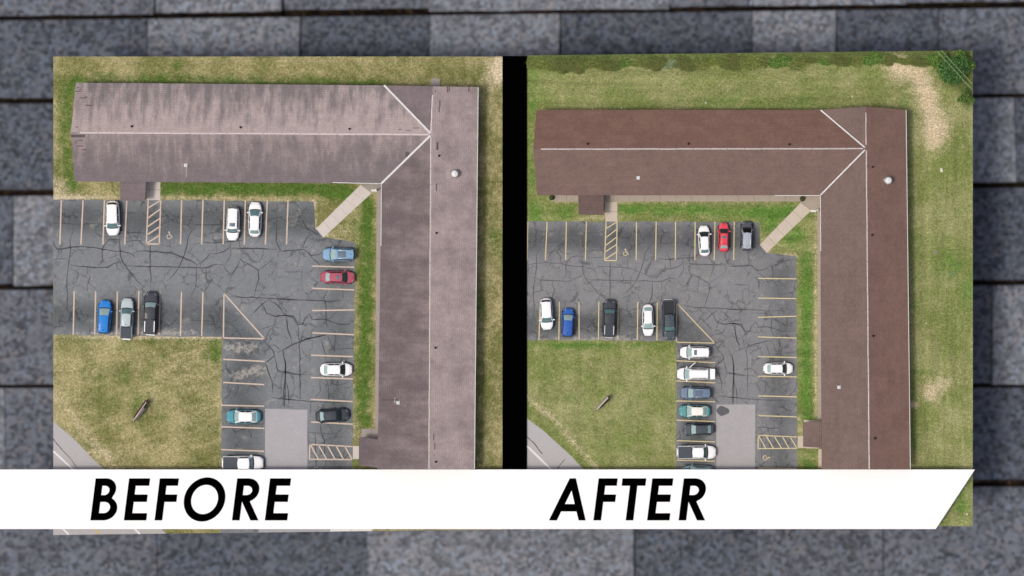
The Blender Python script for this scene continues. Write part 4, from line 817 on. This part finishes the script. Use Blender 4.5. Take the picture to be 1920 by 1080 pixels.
V('parked_sedan', 'car', 'dusty red sedan with small sunroof in the left lot', GL, 632.8, 519.8, 64, 24, E_ - 1, ('rose_red', (178, 84, 104)), 'sedan', (.243, .38, .69, .845), flat('glass_green_dark', A(52, 88, 84), .1), GL_LIGHT, sunroof=(.45, .53, .55))
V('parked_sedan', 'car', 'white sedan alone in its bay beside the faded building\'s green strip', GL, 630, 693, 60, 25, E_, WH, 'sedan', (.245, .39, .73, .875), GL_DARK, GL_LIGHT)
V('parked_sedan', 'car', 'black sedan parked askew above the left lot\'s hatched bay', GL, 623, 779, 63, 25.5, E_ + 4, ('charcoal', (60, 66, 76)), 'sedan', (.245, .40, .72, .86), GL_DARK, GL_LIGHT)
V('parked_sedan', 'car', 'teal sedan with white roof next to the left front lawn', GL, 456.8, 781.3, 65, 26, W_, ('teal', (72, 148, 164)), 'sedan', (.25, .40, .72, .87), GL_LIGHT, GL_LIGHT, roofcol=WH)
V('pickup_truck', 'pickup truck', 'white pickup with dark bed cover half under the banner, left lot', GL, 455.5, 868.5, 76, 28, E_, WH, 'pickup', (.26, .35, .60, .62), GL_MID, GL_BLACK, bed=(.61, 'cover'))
# right lot
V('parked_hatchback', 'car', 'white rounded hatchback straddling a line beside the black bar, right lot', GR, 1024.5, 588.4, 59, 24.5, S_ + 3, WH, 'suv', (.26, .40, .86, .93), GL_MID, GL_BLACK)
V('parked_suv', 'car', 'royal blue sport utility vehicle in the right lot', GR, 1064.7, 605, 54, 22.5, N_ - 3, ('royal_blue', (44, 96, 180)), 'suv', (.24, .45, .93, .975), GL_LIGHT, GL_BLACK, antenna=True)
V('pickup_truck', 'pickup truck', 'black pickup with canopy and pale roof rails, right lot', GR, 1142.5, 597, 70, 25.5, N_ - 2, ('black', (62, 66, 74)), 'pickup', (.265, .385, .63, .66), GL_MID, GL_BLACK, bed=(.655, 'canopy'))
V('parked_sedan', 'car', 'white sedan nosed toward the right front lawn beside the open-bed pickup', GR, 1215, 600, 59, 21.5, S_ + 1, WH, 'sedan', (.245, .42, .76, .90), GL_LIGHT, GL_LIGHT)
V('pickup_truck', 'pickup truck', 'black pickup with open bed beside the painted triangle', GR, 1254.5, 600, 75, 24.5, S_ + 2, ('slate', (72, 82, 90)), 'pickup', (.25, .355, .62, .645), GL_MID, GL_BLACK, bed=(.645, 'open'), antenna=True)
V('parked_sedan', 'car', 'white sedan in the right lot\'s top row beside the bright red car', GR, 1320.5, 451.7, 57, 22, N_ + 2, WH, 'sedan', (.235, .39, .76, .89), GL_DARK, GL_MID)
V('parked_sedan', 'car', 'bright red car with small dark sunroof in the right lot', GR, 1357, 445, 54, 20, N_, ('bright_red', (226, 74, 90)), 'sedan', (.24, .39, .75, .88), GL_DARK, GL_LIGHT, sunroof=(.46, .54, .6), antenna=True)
V('parked_suv', 'car', 'dark sport utility vehicle with painted silver roof sheen nearest diagonal walk', GR, 1400, 442.5, 55, 22, N_ - 1, ('graphite', (78, 82, 92)), 'suv', (.24, .42, .91, .955), GL_BLACK, GL_BLACK, roofcol=('roof_sheen', (172, 178, 190)), rails=True, antenna=True)  # silver on the roof is a reflection, put in as paint
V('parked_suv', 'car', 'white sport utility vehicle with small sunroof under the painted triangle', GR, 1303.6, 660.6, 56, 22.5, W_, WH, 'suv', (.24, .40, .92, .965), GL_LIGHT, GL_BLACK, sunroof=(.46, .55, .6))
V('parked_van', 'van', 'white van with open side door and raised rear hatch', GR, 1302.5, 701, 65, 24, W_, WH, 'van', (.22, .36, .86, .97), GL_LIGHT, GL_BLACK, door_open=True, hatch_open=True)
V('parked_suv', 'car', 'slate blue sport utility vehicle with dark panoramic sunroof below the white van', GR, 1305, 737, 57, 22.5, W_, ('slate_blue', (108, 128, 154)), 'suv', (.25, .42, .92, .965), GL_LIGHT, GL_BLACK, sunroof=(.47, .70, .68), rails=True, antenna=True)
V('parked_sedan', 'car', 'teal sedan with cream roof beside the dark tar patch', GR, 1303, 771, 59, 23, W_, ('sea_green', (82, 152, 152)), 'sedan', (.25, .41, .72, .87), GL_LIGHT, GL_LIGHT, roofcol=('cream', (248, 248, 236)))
V('parked_sedan', 'car', 'dark grey sedan with pale sheen painted on its glass, right lot', GR, 1310.5, 805, 59, 22.5, W_ + 1, ('gunmetal', (74, 80, 90)), 'sedan', (.27, .42, .74, .88), GL_LIGHT, GL_LIGHT)
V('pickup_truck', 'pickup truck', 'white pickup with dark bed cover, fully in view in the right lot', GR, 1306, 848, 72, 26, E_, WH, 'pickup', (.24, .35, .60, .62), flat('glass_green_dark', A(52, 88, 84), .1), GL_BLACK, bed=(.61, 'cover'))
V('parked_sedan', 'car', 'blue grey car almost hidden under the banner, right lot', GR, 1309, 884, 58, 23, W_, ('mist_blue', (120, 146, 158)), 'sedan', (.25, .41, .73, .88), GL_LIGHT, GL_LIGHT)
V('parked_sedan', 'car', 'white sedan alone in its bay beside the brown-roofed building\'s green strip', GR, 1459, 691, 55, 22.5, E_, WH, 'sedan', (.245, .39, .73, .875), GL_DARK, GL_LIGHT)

# ------------------------------------------------------------------ signs on the front lawns
M_SIGN_W = flat('weathered_white_board', A(214, 206, 196), .8, var=.18, scale=4); M_SIGN_R = flat('maroon_board', A(122, 66, 72), .8, var=.25, scale=4); M_SIGN_B = flat('brown_frame', A(84, 60, 52), .85, var=.2)
def yard_sign(label, a_, b_, spread, red):
    A_, B_ = P(*a_), P(*b_); d = (B_ - A_).normalized(); n = Vector((-d.y, d.x, 0)); L = (B_ - A_).length
    root = empty('yard_sign', (A_ + B_) / 2); tag(root, label, 'sign', 'signs on the front lawns')
    def board(nm, s0, s1, o0, o1, lean, zb, zt, th, mat):   # leaning board from s0 to s1 along the sign; o is the sideways offset of its top
        vs = []
        for (s_, o_) in ((s0, o0), (s1, o1)):
            t = A_ + d * (s_ * L) + n * o_; q = t + n * lean; w = n * th * (1 if lean <= 0 else -1)
            vs += [q + Vector((0, 0, zb)), t + Vector((0, 0, zt)), t + w + Vector((0, 0, zt)), q + w + Vector((0, 0, zb))]
        return pydata(nm, vs, [(0, 1, 5, 4), (1, 2, 6, 5), (2, 3, 7, 6), (3, 0, 4, 7), (3, 2, 1, 0), (4, 5, 6, 7)], mat, root)
    board('sign_board', .12, .95, .12, spread, .28 if red else .1, .45, 1.75, .05, M_SIGN_R if red else M_SIGN_W)
    board('top_rail', .03, .93, .06, spread - .06, .02, 1.66, 1.80, .10, M_SIGN_W)
    board('sign_board', .0 if red else .25, .70 if red else .98, -.06, -.14, -.17, .45, 1.75 if red else 1.3, .05, M_SIGN_W if red else M_SIGN_B)
    board('inner_brace', .02, .97, -.02, spread * .3, .02, 1.2, 1.6, .06, M_SIGN_B)
    for (s_, o_) in ((0.01, 0), (.68, -.2), (.97, spread)):
        p = A_ + d * (s_ * L) + n * o_ * .9; m = MB(); m.box(p.x - .06, p.x + .06, p.y - .06, p.y + .06, -.02, 1.72); m.obj('post', M_SIGN_B, root)
    for i in range(4):
        p = A_ + d * (L * (.3 + .18 * i)); q = p + n * (spread * (.3 + .18 * i)); m = MB(); m.tube([(p.x, p.y, 1.2), (q.x, q.y, 1.3)], .035); m.obj('cross_brace', M_SIGN_B, root)
yard_sign('weathered maroon and white two-sided sign on the dry lawn', (252, 789), (280, 751), .18, True)
yard_sign('small pale two-sided sign on the green lawn', (1117, 769), (1142, 744), -.35 + .55, False)

# ------------------------------------------------------------------ shrubs and trees along the top of the right site
def foliage_mesh(name, n, rx, rz, size, mats_, seed, sprays=0):
    r = np.random.default_rng(seed); me = bpy.data.meshes.new(name)
    nl = 14; lc = r.normal(0, .42, (nl, 3)) * np.array([rx, rx, 0]); lr = r.uniform(.35, .7, nl) * rx
    pick = r.integers(0, nl, n); u = r.normal(0, 1, (n, 3)); u /= np.linalg.norm(u, axis=1)[:, None]; rad = r.uniform(.35, 1, n) ** .6
    c = lc[pick] + u * (lr[pick] * rad)[:, None] * np.array([1, 1, rz / rx]); c[:, 2] = np.abs(c[:, 2]) * .9 + rz * .35 * r.uniform(.3, 1, n)
    a_ = r.normal(0, 1, (n, 3)) + u * .6; a_[:, 2] *= .5; a_ /= np.linalg.norm(a_, axis=1)[:, None]; b_ = np.cross(a_, r.normal(0, 1, (n, 3))); b_ /= np.linalg.norm(b_, axis=1)[:, None]
    s_ = r.uniform(.6, 1.3, n)[:, None] * size; v = np.zeros((n, 4, 3))
    v[:, 0] = c - a_ * s_; v[:, 1] = c + b_ * s_ * .42; v[:, 2] = c + a_ * s_; v[:, 3] = c - b_ * s_ * .42
    me.vertices.add(4 * n); me.vertices.foreach_set('co', v.reshape(-1)); me.loops.add(4 * n); me.loops.foreach_set('vertex_index', np.arange(4 * n, dtype=np.int32))
    me.polygons.add(n); me.polygons.foreach_set('loop_start', np.arange(0, 4 * n, 4, dtype=np.int32))
    for m in mats_: me.materials.append(m)
    me.polygons.foreach_set('material_index', r.choice(len(mats_), n, p=[.5, .3, .2][:len(mats_)]).astype(np.int32)); me.update(); me.validate(); return me
def leaf(name, c): return flat('leaf_' + name, A(*[min(255, v * 1.16) for v in c]), .8, .2, var=.25, scale=3)
LEAF = [[leaf('olive', (116, 126, 66)), leaf('dark', (86, 100, 54)), leaf('lime', (146, 154, 84))], [leaf('moss', (100, 114, 60)), leaf('deep', (80, 96, 52)), leaf('rust', (124, 114, 70))],
        [leaf('green', (92, 128, 54)), leaf('forest', (56, 90, 46)), leaf('pale', (140, 156, 88))], [leaf('sage', (132, 150, 116)), leaf('moss2', (88, 106, 62)), leaf('grey', (156, 166, 134))],
        [leaf('emerald', (74, 112, 60)), leaf('bottle', (54, 86, 50)), leaf('spring', (104, 142, 74))]]
M_BARK = flat('bark', A(92, 76, 60), .95, var=.3)
FM = [foliage_mesh('foliage', 2600, 1.15, 1.2, .11, LEAF[i % 5], 40 + i) for i in range(5)]
def stem_mesh():
    m = MB()
    for i in range(5):
        a_ = i * 1.3; m.tube([(0.02 * i, 0, -.05), (.2 * math.cos(a_), .2 * math.sin(a_), .5), (.5 * math.cos(a_), .5 * math.sin(a_), 1.0)], [.05, .04, .015], 5)
    me = bpy.data.meshes.new('stem'); me.from_pydata([tuple(v) for v in m.v], [], m.f); me.materials.append(M_BARK); return me
STEM = stem_mesh()
kinds = ['olive leafy', 'dark rusty', 'fresh green', 'grey-green', 'emerald']
xs = np.linspace(996, 1752, 27); order = ['first', 'second', 'third', 'fourth', 'fifth', 'sixth', 'seventh', 'eighth', 'ninth', 'tenth', 'eleventh', 'twelfth', 'thirteenth']
pat = [0, 0, 1, 1, 0, 1, 2, 0, 1, 3, 1, 0, 0, 1, 0, 1, 2, 0, 1, 2, 1, 0, 2, 1, 0, 1, 2]; cnt = {}
tot = {k: pat.count(k) for k in range(5)}
for i, x in enumerate(xs):
    k = pat[i]; cnt[k] = cnt.get(k, 0) + 1
    yc = 117 - (x - 988) * .012 + random.uniform(-3, 4); s_ = random.uniform(.5, .95); g = P(x, yc); root = empty('shrub', (g.x, min(g.y, P(x, 104 - (x - 988) * .012).y - 1.25 * s_), 0))
    root.scale = (s_ * 1.6, s_ * random.uniform(.6, 1.0), s_ * .5); root.rotation_euler.z = 0; root.location.y -= .25
    lab = ('only grey-green shrub in the overgrown hedge above the green lawn' if tot[k] == 1 else f'{order[cnt[k] - 1]} {kinds[k]} shrub from the left in the hedge above the green lawn')
    tag(root, lab, 'shrub', 'hedge shrubs above the green lawn')
    link('foliage', FM[k], None, root, rot=(0, 0, random.choice([0, 1.57, 3.14]))); link('stem', STEM, None, root)
TM = foliage_mesh('crown', 7000, 2.5, 1.8, .20, LEAF[4], 91); TM2 = foliage_mesh('crown', 3200, 1.5, 1.5, .2, LEAF[2], 92)
def tree(x, y, me, label, h, s_):
    g = P(x, y, 2.5); root = empty('tree', (g.x, g.y, 0)); tag(root, label, 'tree', 'trees at the corner of the right site')
    c = link('crown', me, None, root, loc=(0, 0, h)); c.scale = (s_, s_, s_)
    m = MB(); m.tube([(0, 0, -.05), (.05, .03, 1.2), (.02, .1, h + .6)], [.2, .15, .07], 8)
    for i in range(5): a_ = i * 1.26; m.tube([(.03, .05, h * .8), (.7 * s_ * math.cos(a_), .7 * s_ * math.sin(a_), h + .5), (1.5 * s_ * math.cos(a_), 1.5 * s_ * math.sin(a_), h + .9)], [.09, .06, .02], 6)
    m.obj('trunk', M_BARK, root, True, world=False)
tree(1786, 139, TM, 'largest bushy emerald tree under the two wires', 1.6, .88)
tree(1803, 115, TM2, 'small green tree at the very corner above the wires', 1.4, .72)
tree(1811, 182, TM2, 'small green tree at the right edge below the wires', 1.2, .5)
tree(1770, 113, TM2, 'small green tree between the hedge and the largest tree', 1.0, .62)
M_WIRE = flat('pale_wire', A(196, 214, 160), .5)
for lab, p0, p1 in (('pale overhead wire passing over the corner tree, the lower of two', (1757, 95.5), (1823.5, 168.5)), ('pale overhead wire passing over the corner tree, the upper of two', (1766, 95.3), (1823.5, 157))):
    a_, b_ = P(*p0, 6.2), P(*p1, 6.2); m = MB(); m.tube([a_.lerp(b_, t) - Vector((0, 0, .25 * math.sin(math.pi * t))) for t in np.linspace(0, 1, 9)], .024, 6); w_ = m.obj('overhead_wire', M_WIRE, None, True)
    tag(w_, lab, 'wire', 'overhead wires'); 

# ------------------------------------------------------------------ small things on the ground
def disc(name, label, cat, x, y, r, c, group=None, h=.05):
    p = P(x, y); m = MB(); m.cyl((p.x, p.y, -.02), r, h + .02, n=24); m.cyl((p.x, p.y, h), r * .8, .015, n=24); o_ = m.obj(name, flat(name + str(c), A(*c), .9), None); tag(o_, label, cat, group)
disc('well_cover', 'round pale grey cover in the green lawn right of the brown roof, upper of two', 'cover', 1753.5, 473.5, .34, (146, 150, 118), 'covers in the right lawn')
disc('well_cover', 'round dull grey-green cover in the lawn right of the brown roof, lower of two', 'cover', 1785, 514, .32, (122, 146, 98), 'covers in the right lawn')
def scrap(x, y, w, h, rz, label):
    p = P(x, y); m = MB(); m.box(-w / 2, w / 2, -h / 2, h / 2, 0, .03); m.box(-w / 2.6, w / 2.8, -h / 2.6, h / 3, .03, .05); me = bpy.data.meshes.new('debris_scrap'); me.from_pydata(m.v, [], m.f)
    o_ = link('debris_scrap', me, flat('scrap_white', A(236, 236, 214), .7), None, (p.x, p.y, .003), (0, 0, rz)); tag(o_, label, 'debris', 'scraps left on the right lawn')
scrap(1765, 319, .34, .5, .15, 'white scrap on the lawn below the sandy bare patch')
scrap(1165, 202.5, .16, .2, .5, 'tiny white scrap beside the brown roof\'s top eave, second from the left'); scrap(1111, 203.5, .14, .14, .2, 'tiny white scrap beside the brown roof\'s top eave, first from the left')
scrap(1323, 192.5, .18, .24, .1, 'tiny white scrap on the mown lawn above the middle of the brown roof'); scrap(1598, 181, .14, .26, 0, 'tiny white scrap on the lawn above the brown roof\'s white valley line')
scrap(1736, 606, .16, .16, 0, 'tiny pale scrap on the lawn right of the brown roof, below both round covers'); scrap(1813, 964, .16, .3, .3, 'tiny white scrap in the bottom right corner of the lawn')
def block(x, y, w, h, label, c):
    p = P(x, y); m = MB(); m.box(-w / 2, w / 2, -h / 2, h / 2, -.02, .08)
    for sg in (1, -1): m.box(-w / 2, w / 2, sg * h / 2 - .05, sg * h / 2 + .05, .08, .15)
    me = bpy.data.meshes.new('splash_block'); me.from_pydata(m.v, [], m.f); o_ = link('splash_block', me, flat('splash_' + str(c), A(*c), .9), None, (p.x, p.y, 0.0), (0, 0, 0)); tag(o_, label, 'splash block', 'splash blocks')
block(1713, 758.5, 1.0, .55, 'tan splash block against the brown building\'s right side, lower one', (212, 190, 156)); block(1709, 584, .6, .4, 'small tan splash block against the brown building\'s right side, upper one', (190, 176, 136))
def spout(x, y, label):
    p = P(x, y); root = empty('downspout_elbow', p); tag(root, label, 'downspout')
    m = MB(); m.box(p.x - .45, p.x + .3, p.y - .2, p.y + .1, .08, .2); m.obj('elbow', M_WHITE_METAL, root)
    m = MB(); m.box(p.x + .18, p.x + .34, p.y - .06, p.y + .1, .2, 2.6); m.obj('pipe', M_WHITE_METAL, root)
spout(702.5, 356.5, 'white downspout elbow at the inner corner of the faded roof'); spout(1526, 395, 'white downspout elbow at the inner corner of the brown roof')
# planter bowls by the right building's walk
for (x, y, lab) in ((1034.5, 371, 'dark planter bowl at the left end of the long walk'), (1504, 373, 'small round bush in a pot at the inner corner')):
    p = P(x, y); root = empty('planter', (p.x, p.y, .07)); tag(root, lab, 'planter', 'planters on the walk')
    m = MB(); m.cyl((0, 0, 0), .24, .35, n=16, r2=.34); m.obj('pot', M_PIPE, root, True, world=False)
    c = link('foliage', FM[1], None, root, loc=(0, 0, .2)); c.scale = (.24, .24, .24)

# ------------------------------------------------------------------ the white banner board with its raised black letters
ZT = 2.1
M_BOARD = flat('white_board', (0.95, 0.95, 0.95, 1), .6, .2, var=0.0); M_INK = flat('black_letter', (0.0006, 0.0006, 0.0006, 1), 1.0, 0.0, var=0.0)
bp = [P(x, y, ZT) for x, y in ((-46, 992), (1754.5, 992), (1828, 880.3), (-46, 880.3))]
root = empty('banner_board', P(890, 936)); tag(root, 'long white banner board with slanted right end and black lettering', 'banner')
vs, fs = prism_vf([p.xy for p in bp], ZT - .08, ZT); pydata('board', vs, fs, M_BOARD, root)
for x in (150, 560, 1120, 1600):
    p = P(x, 936); m = MB(); m.box(p.x - .12, p.x + .12, p.y - .12, p.y + .12, -.02, ZT - .08); m.obj('support_post', M_BOARD, root)
ZK = .36458
def letter(outer, holes):
    """outer / holes in photo pixels -> one raised letter"""
    cu = bpy.data.curves.new('letter', 'CURVE'); cu.dimensions = '2D'; cu.fill_mode = 'BOTH'; cu.extrude = .02
    for ring in [outer] + holes:
        sp = cu.splines.new('POLY'); sp.points.add(len(ring) - 1); sp.use_cyclic_u = True
        for pt, (x, y) in zip(sp.points, ring): q = P(x, y, ZT); pt.co = (q.x, q.y, 0, 1)
    tmp = bpy.data.objects.new('letter_tmp', cu); COL.objects.link(tmp); dg = bpy.context.evaluated_depsgraph_get(); me = bpy.data.meshes.new_from_object(tmp.evaluated_get(dg))
    bpy.data.objects.remove(tmp); bpy.data.curves.remove(cu); me.name = 'letter'; me.materials.clear()
    o_ = link('letter', me, M_INK, root); o_.location = Vector((0, 0, ZT + .022)) - wloc(root)
def sh(x0, pts, off):        # unsheared glyph units (u right, v up from the baseline) -> photo pixels
    return [(off + (x0 + u + .125 * v) * ZK, 870 + (290 - v) * ZK) for u, v in pts]
def arc(cx, cy, rx, ry, a0, a1, n=14): return [(cx + rx * math.cos(math.radians(lp(a0, a1, i / n))), cy + ry * math.sin(math.radians(lp(a0, a1, i / n)))) for i in range(n + 1)]
def gE(x, off): letter(sh(x, [(0, 0), (115, 0), (115, 37), (39, 37), (39, 95), (106, 95), (106, 133), (39, 133), (39, 178), (108, 178), (108, 216), (0, 216)], off), [])
def gF(x, off): letter(sh(x, [(0, 0), (39, 0), (39, 95), (100, 95), (100, 133), (39, 133), (39, 178), (98, 178), (98, 216), (0, 216)], off), [])
def gB(x, off): letter(sh(x, [(0, 0)] + arc(66, 60, 64, 60, -90, 62) + arc(56, 160, 56, 56, -38, 90) + [(0, 216)], off),
                       [sh(x, [(39, 37)] + arc(62, 66, 31, 29, -90, 90) + [(39, 95)], off), sh(x, [(39, 130)] + arc(54, 154, 25, 24, -90, 90) + [(39, 178)], off)])
def gR(x, off): letter(sh(x, [(0, 0), (39, 0), (39, 97), (95, 0), (136, 0), (80, 96)] + arc(60, 156, 61, 60, -68, 90) + [(0, 216)], off), [sh(x, [(39, 130)] + arc(58, 154, 27, 24, -90, 90) + [(39, 178)], off)])
def gO(cx, off):
    r1 = [(u, v) for u, v in arc(0, 0, 106, 113.5, 0, 360, 56)][:-1]; r2 = [(u, v) for u, v in arc(0, 0, 69, 75.5, 0, 360, 56)][:-1]
    f = lambda r: [(off + (cx + u + .125 * v) * ZK, 870 + (182.5 - v) * ZK) for u, v in r]; letter(f(r1), [f(r2)])
gB(465, 0); gE(637, 0); gF(795, 0); gO(1052, 0); gR(1193, 0); gE(1362, 0)
ab = lambda pts: [(600 + x * ZK, 870 + y * ZK) for x, y in pts]
letter(ab([(1177, 290), (1284, 74), (1316, 74), (1366, 290), (1330, 290), (1319, 244), (1240, 244), (1218, 290)]), [ab([(1259, 206), (1310, 206), (1294, 136)])])
gF(1406, 600); letter(ab([(1551, 112), (1555.5, 74), (1678, 74), (1673.5, 112), (1632, 112), (1611, 290), (1572, 290), (1594, 112)]), []); gE(1682, 600); gR(1844, 600)
